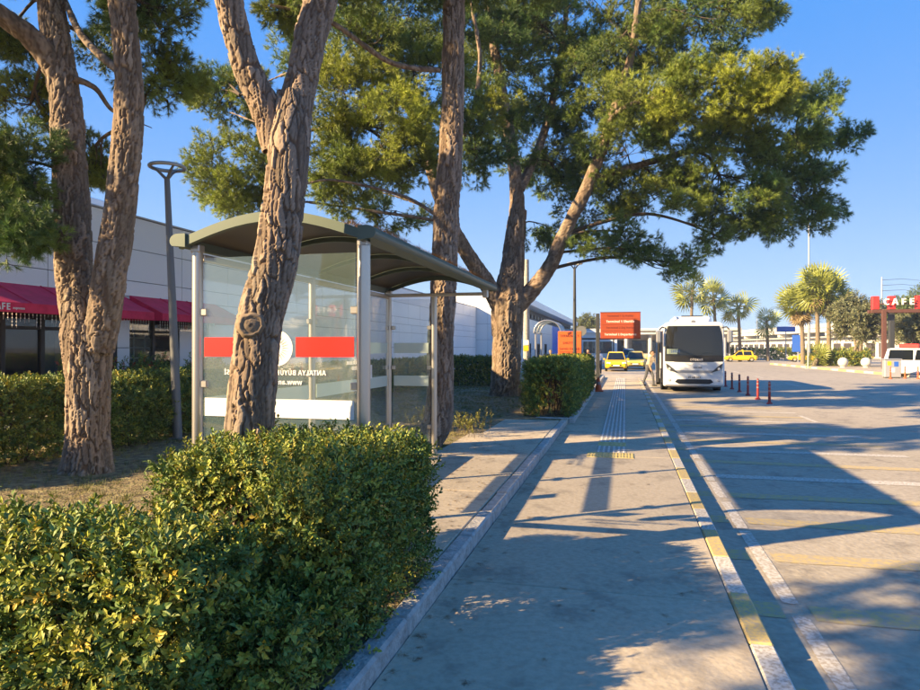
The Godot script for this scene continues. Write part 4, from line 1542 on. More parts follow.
# ---------------------------------------------------------------- bus shelter
func make_shelter() -> void:
	var o := thing("bus_shelter", "glass bus shelter with vaulted green-framed roof and red and white bands", "bus shelter", Vector3(-2.8, 0.12, -7.5))
	var x0 := -0.8   # rear
	var x1 := 0.74   # front
	var za := 2.43   # near end
	var zb := -2.4   # far end
	var top := 2.5
	var posts := [[x0, za, 0.045], [x1, za, 0.055], [x0, 0.25, 0.042], [x0, zb, 0.045], [-0.06, zb, 0.045]]
	for q in posts:
		var s := Shape.new()
		s.tube([Vector3(q[0], 0, q[1]), Vector3(q[0], top, q[1])], [q[2], q[2]], 20)
		var p := part("post", s, M.brushed, o)
		boxpart("foot_plate", M.brushed, p, Vector3(q[0], 0.008, q[1]), Vector3(0.2, 0.016, 0.2), 0.004)
	# roof frame
	var left := -0.9
	var right := 0.82
	var near := 2.52
	var far := -2.5
	var ribs := [near, 1.3, 0.0, -1.3, far]
	for i in ribs.size():
		var s := Shape.new()
		var pts := []
		for k in 17:
			var t := k / 16.0
			pts.append(Vector3(lerpf(left, right, t), 2.56 + 0.2 * sin(PI * t), ribs[i]))
		var hh := 0.04 if i % 4 == 0 else 0.026
		var sides := [[], [], [], []]
		for p in pts:
			sides[0].append(p + Vector3(0, hh, 0.03))
			sides[1].append(p + Vector3(0, hh, -0.03))
			sides[2].append(p + Vector3(0, -hh, -0.03))
			sides[3].append(p + Vector3(0, -hh, 0.03))
		s.grid([sides[0], sides[1]], Vector3.UP)
		s.grid([sides[2], sides[3]], Vector3.DOWN)
		s.grid([sides[1], sides[2]], Vector3(0, 0, -1))
		s.grid([sides[3], sides[0]], Vector3(0, 0, 1))
		part("rib", s, M.shelter_green, o)
		# flat tie below each rib
		if i == 4:
			boxpart("tie", M.brushed if i == 4 else M.shelter_green, o, Vector3((left + right) / 2, 2.48, ribs[i] - (0.0 if i < 4 else -0.16)), Vector3(right - left - 0.06, 0.05, 0.05), 0.006)
	# tinted sheets between the ribs
	for i in 4:
		var s := Shape.new()
		var rows := []
		for j in 2:
			var row := []
			var z: float = ribs[i] - 0.032 if j == 0 else ribs[i + 1] + 0.032
			for k in 17:
				var t := k / 16.0
				row.append(Vector3(lerpf(left + 0.03, right - 0.03, t), 2.585 + 0.2 * sin(PI * t), z))
			rows.append(row)
		s.grid(rows, Vector3.UP)
		part("roof_sheet", s, M.bronze_sheet, o)
	# half-round gutters along both eaves, with end caps
	for e in [left, right]:
		var s := Shape.new()
		var poly := PackedVector2Array()
		var sg := signf(e)
		poly.append(Vector2(-0.075 * sg, 0.06))
		for k in 9:
			var a := PI / 2 - PI * k / 8.0 * 0.75
			poly.append(Vector2(cos(a) * 0.075 * sg, sin(a) * 0.06))
		poly.append(Vector2(-0.075 * sg, -0.055))
		s.prism(poly, near - far + 0.12, Transform3D(Basis(), Vector3(e, 2.585, 0)))
		part("gutter", s, M.shelter_green, o)
	boxpart("bracket", M.steel, o, Vector3(right - 0.06, 2.5, far + 0.16), Vector3(0.08, 0.16, 0.08), 0.01)
	# struts from posts to roof
	for q in [[x0, za], [x1, za], [x0, zb]]:
		boxpart("bracket", M.steel, o, Vector3(q[0], 2.53, q[1]), Vector3(0.09, 0.07, 0.09), 0.01)
	boxpart("rear_beam", M.brushed, o, Vector3(x0, 2.46, 0), Vector3(0.05, 0.06, za - zb - 0.1), 0.008)

	# glazing
	var gz := za
	boxpart("pane", M.glass, o, Vector3((x0 + x1) / 2, 1.32, gz), Vector3(x1 - x0 - 0.14, 2.26, 0.01))
	boxpart("pane", M.glass, o, Vector3(x0, 1.32, (za + 0.25) / 2), Vector3(0.01, 2.2, za - 0.25 - 0.14))
	boxpart("pane", M.glass, o, Vector3(x0, 1.32, (zb + 0.25) / 2), Vector3(0.01, 2.2, 0.25 - zb - 0.14))
	boxpart("pane", M.glass, o, Vector3((x0 - 0.06) / 2, 1.32, zb), Vector3(0.6, 2.2, 0.01))
	# clips
	for q in [[x0 + 0.07, za], [x1 - 0.08, za]]:
		for h in [0.45, 1.36, 1.98]:
			boxpart("clip", M.brushed, o, Vector3(q[0], h, q[1]), Vector3(0.06, 0.06, 0.04), 0.006)
	for h in [0.45, 1.36, 1.98]:
		for z in [za - 0.08, 0.33, 0.17, zb + 0.08]:
			boxpart("clip", M.brushed, o, Vector3(x0, h, z), Vector3(0.04, 0.06, 0.06), 0.006)
		for x in [x0 + 0.08, -0.14]:
			boxpart("clip", M.brushed, o, Vector3(x, h, zb), Vector3(0.06, 0.06, 0.04), 0.006)
	# films on the near pane: red band broken by the emblem, white band, mirrored lettering (read from inside)
	var f := gz + 0.009
	boxpart("red_band", M.film_red, o, Vector3(-0.575, 1.68, f), Vector3(0.3, 0.165, 0.004))
	boxpart("red_band", M.film_red, o, Vector3(0.4, 1.68, f), Vector3(0.52, 0.165, 0.004))
	boxpart("white_band", M.film_white, o, Vector3(-0.03, 1.165, f), Vector3(1.38, 0.155, 0.004))
	var disc := Shape.new()
	disc.lathe([Vector2(0.0, 0.002), Vector2(0.152, 0.002), Vector2(0.152, -0.002), Vector2(0.0, -0.002)], 40, Transform3D(Basis(Vector3.RIGHT, PI / 2), Vector3(-0.04, 1.67, f)))
	var emblem := part("emblem", disc, M.film_white, o)
	var rays := Shape.new()
	for k in 24:
		var a := TAU * k / 24
		var d := Vector3(cos(a), sin(a), 0)
		var w := Vector3(-sin(a), cos(a), 0) * 0.0035
		var c := Vector3(-0.04, 1.67, f + 0.004)
		rays.tri(c + d * 0.06 - w, c + d * 0.06 + w, c + d * 0.125, Vector3(0, 0, 1))
	part("sun_rays", rays, M.grey_post, emblem)
	var turned := Basis(Vector3.UP, PI)
	lettering("ANTALYA BÜYÜKŞEHİR BELEDİYESİ", 0.043, M.film_white, o, Vector3(-0.06, 1.465, f), turned)
	lettering("www.antalya.bel.tr", 0.042, M.film_white, o, Vector3(-0.06, 1.385, f), turned)
	# frosted bands on the rear and far panes
	for y in [1.665, 1.155]:
		boxpart("frosted_band", M.frosted, o, Vector3(x0 + 0.011, y, (za + 0.25) / 2), Vector3(0.004, 0.16, za - 0.25 - 0.2))
		boxpart("frosted_band", M.frosted, o, Vector3(x0 + 0.011, y, (zb + 0.25) / 2), Vector3(0.004, 0.16, 0.25 - zb - 0.2))
		boxpart("frosted_band", M.frosted, o, Vector3((x0 - 0.06) / 2, y, zb + 0.011), Vector3(0.56, 0.16, 0.004))
	lettering("ANTALYA BÜYÜKŞEHİR", 0.05, M.film_white, o, Vector3(x0 + 0.012, 1.465, -1.1), Basis(Vector3.UP, PI / 2))
	lettering("BELEDİYESİ", 0.05, M.film_white, o, Vector3(x0 + 0.012, 1.39, -1.1), Basis(Vector3.UP, PI / 2))
	boxpart("notice", M.film_white, o, Vector3(x0 + 0.012, 1.32, -1.55), Vector3(0.004, 0.2, 0.2))
	boxpart("notice", M.film_red, o, Vector3(x0 + 0.012, 1.32, 1.3), Vector3(0.004, 0.16, 0.22))
	# bench along the rear
	for i in 4:
		boxpart("bench_slat", M.brushed, o, Vector3(x0 + 0.16 + 0.1 * i, 0.46, -0.4), Vector3(0.075, 0.03, 3.0), 0.008)
	for z in [1.0, -1.8]:
		boxpart("bench_leg", M.steel, o, Vector3(x0 + 0.3, 0.23, z), Vector3(0.32, 0.44, 0.05), 0.008)

	# fallen needles on the roof
	var needle := Shape.new()
	for i in 14:
		var a := rng.randf() * TAU
		var d := Vector3(cos(a), rng.randf_range(0.0, 0.5), sin(a)) * rng.randf_range(0.04, 0.08)
		var p := Vector3(rng.randf_range(-0.05, 0.05), rng.randf_range(0, 0.02), rng.randf_range(-0.05, 0.05))
		var w := d.cross(Vector3.UP).normalized() * 0.003
		needle.tri(p - d - w, p - d + w, p + d, Vector3.UP)
	var lm := needle.mesh(M.grass)
	var places := []
	var tints := []
	for i in 900:
		var x := right - 0.05 - absf(rng.randfn(0, 0.22))
		if x < left + 0.1:
			continue
		var z := rng.randf_range(far, near - 0.4)
		var t := (x - left) / (right - left)
		places.append(Transform3D(Basis(Vector3.UP, rng.randf() * TAU).scaled(Vector3.ONE * rng.randf_range(0.6, 1.3)), Vector3(-2.8 + x, 0.12 + 2.6 + 0.2 * sin(PI * t) + rng.randf_range(0, 0.05), -7.5 + z)))
		var g := rng.randf_range(0.6, 1.2)
		tints.append(Color(0.3, 0.17, 0.07) * g)
	var litter := many("needle_litter", lm, places, tints, self)
	litter.set_meta("label", "brown fallen pine needles lying on the shelter roof")
	litter.set_meta("category", "litter")
	# and on the earth and paving
	places = []
	tints = []
	for i in 5200:
		var x := rng.randf_range(-9.0, -1.5)
		var z := rng.randf_range(-24.0, -2.5)
		if i > 4950:
			x = rng.randf_range(-1.28, 0.7)
			z = rng.randf_range(-20, -2.5)
			if rng.randf() < 0.7:
				x = -1.28 + absf(rng.randfn(0, 0.12))
		var y := 0.003 if x > -1.3 else 0.125
		places.append(Transform3D(Basis(Vector3.UP, rng.randf() * TAU).scaled(Vector3(1, 0.35, 1) * rng.randf_range(0.25, 0.55)), Vector3(x, y, z)))
		tints.append(Color(0.26, 0.16, 0.08) * rng.randf_range(0.5, 1.2))
	litter = many("ground_litter", lm, places, tints, self)
	litter.set_meta("label", "brown pine needles scattered over earth and paving")
	litter.set_meta("category", "litter")


# ---------------------------------------------------------------- far side: palms, island, cafe sign
func on(px: float, py: float, y: float) -> Vector3:
	var r := forward + side * ((px - 460.0) / LENS) - above * ((py - 345.0) / LENS)
	return EYE + r * ((y - EYE.y) / r.y)


func palm(label: String, base: Vector3, height: float, reach: float, fronds: int, skirt: bool) -> void:
	var t := thing("palm_tree", label, "palm", base, 0.0, "palms along the far road")
	var s := Shape.new()
	var pts := []
	var rad := []
	var lean := Vector3(rng.randf_range(-0.3, 0.3), 0, rng.randf_range(-0.3, 0.3))
	for i in 14:
		var k := i / 13.0
		pts.append(lean * k * k + Vector3(0, height * k, 0))
		rad.append((0.26 if i % 2 == 0 else 0.23) * (1.0 - 0.3 * k))
	s.tube(pts, rad, 9)
	part("trunk", s, M.palm_bark, t)
	var leaf := Shape.new()
	# a fan: petiole along +y, then folded blades
	leaf.col = Color(0.55, 0.5, 0.3)
	leaf.tube([Vector3.ZERO, Vector3(0, 0.5, 0)], [0.03, 0.02], 4, false)
	for i in 13:
		var a := lerpf(-1.3, 1.3, i / 12.0)
		var d := Vector3(sin(a), cos(a), 0)
		var l := 0.62 + 0.12 * cos(a)
		var c := Vector3(0, 0.45, 0)
		var w := Vector3(cos(a), -sin(a), 0) * 0.036
		var g := rng.randf_range(0.85, 1.15)
		leaf.col = Color(g, g, g)
		var mid := c + d * l * 0.55 + Vector3(0, 0, 0.03 if i % 2 == 0 else -0.03)
		var tip := c + d * l + Vector3(0, 0, -0.16)
		leaf.tri(c, mid + w, mid - w)
		leaf.tri(mid + w, tip, mid - w)
	for v in leaf.v.size():
		leaf.v[v] *= reach
	var m := leaf.mesh(M.frond)
	var m2 := leaf.mesh(M.dry_frond)
	for i in fronds:
		var a := i * 2.4
		var k := float(i) / fronds
		var tilt := lerpf(0.25, 2.6, pow(k, 0.8)) + rng.randf_range(-0.25, 0.25)
		var dir := Vector3(cos(a) * sin(tilt), cos(tilt), sin(a) * sin(tilt))
		part("frond", m, null, t, lean + Vector3(0, height - 0.1 - 0.2 * k, 0), aim(dir, rng.randf() * TAU, rng.randf_range(0.55, 1.1)))
	if skirt:
		for i in 12:
			var a := i * 2.1
			part("dry_frond", m2, null, t, lean + Vector3(0, height - 0.5 - 0.05 * i, 0), aim(Vector3(cos(a) * 0.5, -1, sin(a) * 0.5), rng.randf() * TAU, 0.7))


func broad_tree(label: String, base: Vector3, height: float, radius: Vector3, tint: Color, count: int, size: float) -> void:
	var t := thing("broad_tree", label, "tree", base)
	var s := Shape.new()
	for k in 3:
		var e := Vector3(rng.randf_range(-0.5, 0.5) * radius.x, height, rng.randf_range(-0.5, 0.5) * radius.z)
		s.tube([Vector3(0.12 * (k - 1), 0, 0), Vector3(0.25 * (k - 1), height * 0.35, 0.1), e], [0.2, 0.15, 0.05], 8, false)
	part("trunk", s, M.palm_bark, t)
	var places := [[], [], [], []]
	var tints := [[], [], [], []]
	var clumps := []
	for i in 46:
		var u := ball_point()
		clumps.append(Vector3(0, height, 0) + u.normalized() * pow(u.length(), 0.5) * radius * 0.86)
	for i in count:
		var c: Vector3 = clumps[i % clumps.size()]
		var p: Vector3 = c + ball_point() * radius * 0.26
		var v := rng.randi() % 4
		places[v].append(Transform3D(aim((p - c).normalized() + Vector3(0, 0.4, 0) + ball_point() * 0.5, rng.randf() * TAU, size * rng.randf_range(0.7, 1.3)), p))
		tints[v].append(tint * rng.randf_range(0.7, 1.3))
	for v in 4:
		many("crown", sprigs[v], places[v], tints[v], t)


func make_palms_and_island() -> void:
	M.palm_bark = grainy(noise_texture(0.05, 4, [lin(0.1, 0.075, 0.05), lin(0.2, 0.16, 0.11), lin(0.27, 0.22, 0.16)], [0.2, 0.5, 0.8], 256, 31), 1.0, 0.95, null, 0.0, false)
	M.frond = leafy(0.45, Color(0.4, 0.4, 0.1))
	M.frond.albedo_color = lin(0.24, 0.27, 0.05)
	M.dry_frond = leafy(0.8, Color(0.3, 0.25, 0.12))
	M.dry_frond.albedo_color = lin(0.3, 0.22, 0.11)
	# raised island with kerb blocks
	var isl := ground_piece("traffic_island", "paved traffic island with a pale yellow kerb beyond the road")
	var corners := [Vector2(15.7, -80), Vector2(16.6, -63), Vector2(18.0, -47.5), Vector2(44, -41), Vector2(80, -44), Vector2(84, -92), Vector2(30, -99)]
	var poly := PackedVector2Array()
	for c in corners:
		poly.append(c)
	var s := Shape.new()
	s.prism(poly, 0.14, Transform3D(Basis(Vector3(1, 0, 0), Vector3(0, 0, 1), Vector3(0, -1, 0)), Vector3(0, -0.07, 0)))
	part("paving", s, M.concrete, isl)
	for i in 3:
		var a: Vector2 = corners[i]
		var b: Vector2 = corners[i + 1]
		var n := int(a.distance_to(b) / 1.5)
		for k in n:
			var p := a.lerp(b, (k + 0.5) / n)
			var d := (b - a).normalized()
			var k_s := Shape.new()
			k_s.box(Vector3.ZERO, Vector3(0.24, 0.2, a.distance_to(b) / n - 0.02), Basis(), 0.02)
			part("kerb_block", k_s, M.yellow_paint if k % 2 == 0 else M.white_paint, isl, Vector3(p.x, -0.08, p.y), Basis(Vector3.UP, atan2(d.x, d.y)))
	# palms in the distance
	palm("tallest distant palm rising right above the bus roof", on(691, 362, -0.14), 9.3, 2.6, 26, false)
	palm("distant palm just right of the tallest one above the bus", on(716, 361.5, -0.14), 8.7, 2.5, 26, false)
	palm("distant palm beside the bus's right mirror", on(740, 361.5, -0.14), 7.3, 2.5, 26, false)
	palm("small distant palm standing alone between bus and lamp mast", on(768, 361, -0.14), 5.6, 2.1, 24, false)
	palm("big yellow-green palm with dry skirt on the island, left trunk", on(803, 364, 0.0), 6.6, 2.4, 44, true)
	palm("big yellow-green palm with dry skirt on the island, tallest trunk", on(818, 364.5, 0.0), 8.2, 2.5, 48, true)
	palm("big yellow-green palm with dry skirt on the island, trunk next to the olive tree", on(829, 364.5, 0.0), 7.4, 2.4, 44, true)
	palm("low stubby palm at the left end of the island hedge", on(815, 366, 0.0), 0.7, 1.6, 20, false)
	broad_tree("rounded grey-green olive tree on the island behind the ball bollards", on(857, 366, 0.0), 4.1, Vector3(2.5, 2.5, 2.3), Color(0.16, 0.175, 0.09), 2600, 5.0)
	broad_tree("grey-green olive tree at the right edge behind the white van", on(918, 368, 0.0), 3.3, Vector3(2.0, 2.0, 2.0), Color(0.16, 0.175, 0.09), 1600, 5.0)
	broad_tree("bright green tree showing above the cafe sign at the right edge", on(918, 360, -0.14), 7.2, Vector3(4.6, 3.4, 4.0), Color(0.12, 0.17, 0.03), 2600, 7.0)
	broad_tree("small far tree behind the red sign", on(588, 357.5, -0.14), 5.0, Vector3(3.0, 2.6, 2.6), Color(0.13, 0.15, 0.04), 1400, 7.0)
	var a := on(820, 366, 0.0)
	var b := on(876, 367, 0.0)
	hedge("island_hedge", "low bright green hedge on the island under the olive tree", [[Vector3(a.x, 0.0, a.z - 1.6), Vector3(b.x, 1.05, a.z + 0.2)]], 90.0, 3.4, [], "", 0.12)
	# hedge rows further back
	hedge("far_hedge", "thin dark hedge behind the yellow taxis", [[Vector3(8, -0.14, -108), Vector3(34, 1.1, -106.5)]], 12.0, 7.0, [], "", 0.2)
	# ball bollards
	for q in [[843, 367.5, "pale concrete ball bollard at the middle of the island hedge"], [866, 367.5, "pale concrete ball bollard at the right end of the island hedge"]]:
		var t := thing("ball_bollard", q[2], "bollard", on(q[0], q[1], 0.0), 0.0, "ball bollards on the island")
		var ball := Shape.new()
		var prof := [Vector2(0.22, 0.0), Vector2(0.22, 0.06)]
		for k in 11:
			var an := lerpf(-1.1, PI / 2, k / 10.0)
			prof.append(Vector2(maxf(0.0, 0.42 * cos(an)), 0.46 + 0.42 * sin(an)))
		ball.lathe(prof, 20)
		part("ball", ball, M.overpass, t)
	# cafe sign gantry
	var g := thing("cafe_gantry", "brown steel gantry carrying white CAFE letters and red cubes", "sign", on(884, 369, 0.0))
	var k := 0.084
	boxpart("post", M.rust_post, g, Vector3(0, 2.4, 0), Vector3(0.32, 4.8, 0.28), 0.02)
	boxpart("post", M.dark_metal, g, Vector3(0.95, 2.4, -1.2), Vector3(0.4, 4.8, 0.35), 0.02)
	boxpart("beam", M.rust_post, g, Vector3(2.0, 4.75, -0.4), Vector3(5.6, 0.28, 0.3), 0.02)
	boxpart("beam", M.rust_post, g, Vector3(2.0, 4.75, -1.2), Vector3(5.6, 0.28, 0.3), 0.02)
	boxpart("rail", M.rust_post, g, Vector3(2.4, 5.35, -0.4), Vector3(5.6, 0.08, 0.08))
	for x in [-0.45, 0.75, 2.75]:
		boxpart("red_cube", M.red_sign, g, Vector3(x, 5.45, -0.6), Vector3(0.5, 1.1, 0.5), 0.03)
	lettering("C A F E", 0.54, M.film_white, g, Vector3(1.15, 5.5, -0.15), Basis(), true, 0.12)
	# grey cabinet plastered with notices
	var c := thing("barrier_cabinet", "grey metal cabinet with coloured notices beside the white van", "cabinet", on(891.5, 378, -0.14))
	boxpart("body", M.galvanised, c, Vector3(0, 0.6, 0), Vector3(0.92, 1.1, 0.5), 0.03)
	boxpart("foot", M.dark_metal, c, Vector3(0, 0.025, 0), Vector3(0.8, 0.05, 0.4))
	boxpart("lid", M.galvanised, c, Vector3(0, 1.18, 0), Vector3(1.0, 0.06, 0.58), 0.02)
	boxpart("notice", M.taxi_yellow, c, Vector3(-0.2, 0.92, 0.256), Vector3(0.22, 0.26, 0.008))
	boxpart("notice", M.blue_sign, c, Vector3(0.18, 0.88, 0.256), Vector3(0.24, 0.3, 0.008))
	boxpart("notice", M.film_white, c, Vector3(0.0, 0.5, 0.256), Vector3(0.2, 0.26, 0.008))
	# tall masts
	mast("very tall thin grey lighting mast behind the island palms", on(809, 364, -0.14), 16.3, false)
	mast("tall pole with wires above the cafe sign", on(882, 362, -0.14), 11.0, true)
	mast("thin grey pole in front of the overpass left of the small palm", on(757, 359, -0.14), 6.5, false)
	mast("thin post at the corner of the traffic island", on(808, 369, 0.0), 3.4, false)
	# blue road signs
	for q in [[786, 361, 4.4, 2.4, 0.75, "blue direction sign on a post before the overpass"], [798, 362, 2.4, 1.4, 2.2, "blue banner board beside the far taxi"]]:
		var t := thing("blue_sign", q[5], "sign", on(q[0], q[1], -0.14))
		boxpart("post", M.galvanised, t, Vector3(0, q[2] / 2, -0.06), Vector3(0.12, q[2], 0.08))
		boxpart("board", M.blue_sign, t, Vector3(0, q[2], 0), Vector3(q[3], q[4], 0.06), 0.02)
	# orange plastic bollards by the van
	for q in [[890.5, 379, "orange plastic bollard in front of the grey cabinet"], [905, 378.5, "orange plastic bollard before the white van's door"], [918, 379, "orange plastic bollard at the right edge of the picture"]]:
		bollard(q[2], on(q[0], q[1], -0.14), M.orange_plastic, "orange bollards by the van")


func mast(label: String, base: Vector3, height: float, arms: bool) -> void:
	var t := thing("lighting_mast" if not arms else "wire_pole", label, "pole", base)
	var s := Shape.new()
	s.tube([Vector3.ZERO, Vector3(0, height * 0.5, 0), Vector3(0, height, 0)], [0.15, 0.12, 0.07] if height > 8 else [0.06, 0.05, 0.045], 10)
	part("shaft", s, M.galvanised, t)
	boxpart("base_plate", M.galvanised, t, Vector3(0, 0.03, 0), Vector3(0.4, 0.06, 0.4))
	if arms:
		for k in 3:
			var a := Shape.new()
			a.tube([Vector3(0, height - 0.4 - 0.7 * k, 0), Vector3(2.4, height - 0.3 - 0.7 * k, 0), Vector3(9, height - 0.9 - 0.8 * k, -2)], [0.03, 0.02, 0.015], 5)
			part("wire", a, M.dark_metal, t)
	elif height > 8:
		boxpart("lamp_head", M.galvanised, t, Vector3(0, height, 0), Vector3(0.9, 0.16, 0.3), 0.03)


func bollard(label: String, base: Vector3, m: Material, group: String) -> void:
	var t := thing("flexible_bollard", label, "bollard", base, 0.0, group)
	var s := Shape.new()
	s.lathe([Vector2(0.1, 0.0), Vector2(0.1, 0.03), Vector2(0.06, 0.06), Vector2(0.045, 0.1), Vector2(0.04, 0.74), Vector2(0.025, 0.77), Vector2(0.0, 0.775)], 14)
	part("post", s, m, t)
	for y in [0.42, 0.56, 0.68]:
		var r := Shape.new()
		r.lathe([Vector2(0.04, y), Vector2(0.0435, y + 0.004), Vector2(0.0432, y + 0.05), Vector2(0.04, y + 0.054)], 14)
		part("reflective_band", r, M.reflective, t)


# ---------------------------------------------------------------- vehicles
# rounded rectangle ring, w wide, from y0 to y1, corner radius r
func ring(w: float, y0: float, y1: float, r: float, z: float, r_low := -1.0) -> Array:
	var out := []
	var h := w / 2
	var rl := r if r_low < 0.0 else r_low
	for q in [[1, 1, 0.0], [-1, 1, PI / 2], [-1, -1, PI], [1, -1, PI * 1.5]]:
		var rr := r if q[1] > 0 else rl
		for k in 5:
			var a: float = q[2] + PI / 2 * k / 4.0
			out.append(Vector3(q[0] * (h - rr) + rr * cos(a), (y1 - rr if q[1] > 0 else y0 + rr) + rr * sin(a), z))
	return out


func loft(s: Shape, rings: Array, cap_first := true, cap_last := true) -> void:
	var w: int = rings[0].size()
	for i in rings.size() - 1:
		var ca := Vector3.ZERO
		for p in rings[i]:
			ca += p / w
		for k in w:
			var a: Vector3 = rings[i][k]
			var b: Vector3 = rings[i][(k + 1) % w]
			var c: Vector3 = rings[i + 1][(k + 1) % w]
			var d: Vector3 = rings[i + 1][k]
			s.quad(a, b, c, d, (a + b) / 2 - ca)
	for e in [[0, cap_first, 1], [rings.size() - 1, cap_last, rings.size() - 2]]:
		if not e[1]:
			continue
		var c := Vector3.ZERO
		for p in rings[e[0]]:
			c += p / w
		var out: Vector3 = rings[e[0]][0] - rings[e[2]][0]
		for k in w:
			s.tri(c, rings[e[0]][k], rings[e[0]][(k + 1) % w], Vector3(0, 0, out.z))


func wheel(parent: Node3D, at: Vector3, r: float, w: float) -> void:
	var s := Shape.new()
	var turn := Transform3D(Basis(Vector3(0, 0, 1), PI / 2), Vector3.ZERO)
	s.lathe([Vector2(r * 0.6, -w / 2), Vector2(r * 0.94, -w / 2), Vector2(r, -w * 0.36), Vector2(r, w * 0.36), Vector2(r * 0.94, w / 2), Vector2(r * 0.6, w / 2)], 24, turn)
	var tyre := part("tyre", s, M.rubber, parent, at)
	var q := Shape.new()
	q.lathe([Vector2(0.0, -w * 0.42), Vector2(r * 0.2, -w * 0.42), Vector2(r * 0.6, -w * 0.3), Vector2(r * 0.62, 0.0), Vector2(r * 0.6, w * 0.3), Vector2(r * 0.2, w * 0.42), Vector2(0.0, w * 0.42)], 20, turn)
	part("rim", q, M.galvanised, tyre)


func make_bus() -> void:
	# front faces +z (the camera); origin on the road under the front axle line's middle
	var b := thing("midibus", "white midibus with dark windscreen waiting at the kerb", "bus", Vector3(2.86, -0.14, -30.2))
	var s := Shape.new()
	loft(s, [ring(2.1, 0.5, 2.6, 0.25, -8.3), ring(2.44, 0.3, 3.0, 0.28, -8.1), ring(2.5, 0.27, 3.03, 0.3, -6.0), ring(2.5, 0.27, 3.03, 0.3, -0.5), ring(2.5, 0.24, 3.02, 0.24, -0.2), ring(2.46, 0.24, 2.98, 0.2, -0.05), ring(2.38, 0.28, 2.9, 0.16, 0.0)])
	part("body", s, M.bus_white, b)
	boxpart("underframe", M.black, b, Vector3(0, 0.3, -4.1), Vector3(2.2, 0.25, 7.6))
	# roof unit above the windscreen and along the roof
	s = Shape.new()
	loft(s, [ring(1.3, 2.8, 3.02, 0.06, -3.2), ring(1.62, 2.8, 3.26, 0.12, -2.9), ring(1.62, 2.8, 3.3, 0.13, -0.8), ring(1.5, 2.8, 3.24, 0.12, -0.4), ring(1.2, 2.75, 3.0, 0.08, -0.12)])
	part("roof_unit", s, M.bus_white, b)
	boxpart("vent", M.black, b, Vector3(0, 3.295, -0.9), Vector3(0.9, 0.05, 0.5), 0.02)
	var badge := Shape.new()
	badge.lathe([Vector2(0, 0.012), Vector2(0.09, 0.01), Vector2(0.1, 0)], 16, Transform3D(Basis(Vector3.RIGHT, PI / 2 - 0.5), Vector3(0, 3.02, -0.13)))
	part("badge", badge, M.steel, b)
	# windscreen: dark, gently bowed
	var rows := []
	for j in 7:
		var t := j / 6.0
		var row := []
		for i in 15:
			var u := lerpf(-1, 1, i / 14.0)
			var w := 1.19 - 0.05 * t
			row.append(Vector3(u * w, 1.58 + 1.27 * t, 0.075 + 0.05 * (1.0 - u * u) - 0.05 * t * t - 0.05 * pow(absf(u), 6)))
		rows.append(row)
	s = Shape.new()
	s.grid(rows, Vector3(0, 0, 1))
	part("windscreen_backing", s, M.black, b, Vector3(0, 0, 0.0))
	s = Shape.new()
	s.grid(rows, Vector3(0, 0, 1))
	part("windscreen", s, M.bus_glass, b, Vector3(0, 0, 0.05))
	# destination board, sun blind, curtain seen behind the glass
	boxpart("route_board", M.frosted_board, b, Vector3(-0.62, 1.75, 0.1), Vector3(0.95, 0.22, 0.012))
	lettering("SHUTTLE", 0.12, M.blue_sign, b, Vector3(-0.62, 1.75, 0.109))
	# black mask below with maker's letters
	rows = []
	for j in 3:
		var row := []
		for i in 15:
			var u := lerpf(-1, 1, i / 14.0)
			row.append(Vector3(u * 1.19, 1.3 + 0.14 * j, 0.09 + 0.05 * (1.0 - u * u) - 0.06 * pow(absf(u), 6)))
		rows.append(row)
	s = Shape.new()
	s.grid(rows, Vector3(0, 0, 1))
	part("mask", s, M.black, b)
	lettering("OTOKAR", 0.1, M.sign_text, b, Vector3(0.1, 1.4, 0.15))
	# white apron, bumper
	s = Shape.new()
	loft(s, [ring(2.5, 0.24, 1.32, 0.06, -0.2), ring(2.47, 0.26, 1.32, 0.06, 0.03), ring(2.34, 0.32, 1.31, 0.06, 0.11)])
	part("apron", s, M.bus_white, b)
	s = Shape.new()
	s.prism(PackedVector2Array([Vector2(-0.72, 0.83), Vector2(0.72, 0.83), Vector2(0.86, 0.94), Vector2(-0.86, 0.94)]), 0.03, Transform3D(Basis(), Vector3(0, 0, 0.115)))
	part("grey_band", s, M.bus_silver, b)
	for k in [-1.0, 1.0]:
		s = Shape.new()
		var poly := PackedVector2Array([Vector2(0.7 * k, 0.85), Vector2(1.1 * k, 0.98), Vector2(1.17 * k, 1.24), Vector2(1.09 * k, 1.2), Vector2(0.84 * k, 0.98)])
		s.prism(poly, 0.06, Transform3D(Basis(Vector3.UP, k * 0.18), Vector3(0, 0, 0.315)))
		var hl := part("headlight", s, M.dark_metal, b)
		var bulb := Shape.new()
		bulb.lathe([Vector2(0.0, 0.03), Vector2(0.05, 0.02), Vector2(0.065, 0.0)], 14, Transform3D(Basis(Vector3.RIGHT, PI / 2), Vector3(1.0 * k, 1.0, 0.165)))
		part("lens", bulb, M.lamp_glass, hl)
		var fog := Shape.new()
		fog.lathe([Vector2(0.0, 0.015), Vector2(0.05, 0.01), Vector2(0.06, 0.0)], 14, Transform3D(Basis(Vector3.RIGHT, PI / 2), Vector3(1.0 * k, 0.52, 0.12)))
		part("fog_lamp", fog, M.lamp_glass, b)
	lettering("SULTAN", 0.07, M.dark_metal, b, Vector3(0.15, 1.06, 0.118))
	s = Shape.new()
	s.prism(PackedVector2Array([Vector2(-0.62, 0.36), Vector2(0.62, 0.36), Vector2(0.78, 0.44), Vector2(0.68, 0.56), Vector2(-0.68, 0.56), Vector2(-0.78, 0.44)]), 0.03, Transform3D(Basis(), Vector3(0, 0, 0.115)))
	part("lower_grille", s, M.black, b)
	var plate := boxpart("number_plate", M.film_white, b, Vector3(0, 0.64, 0.135), Vector3(0.54, 0.13, 0.02), 0.005)
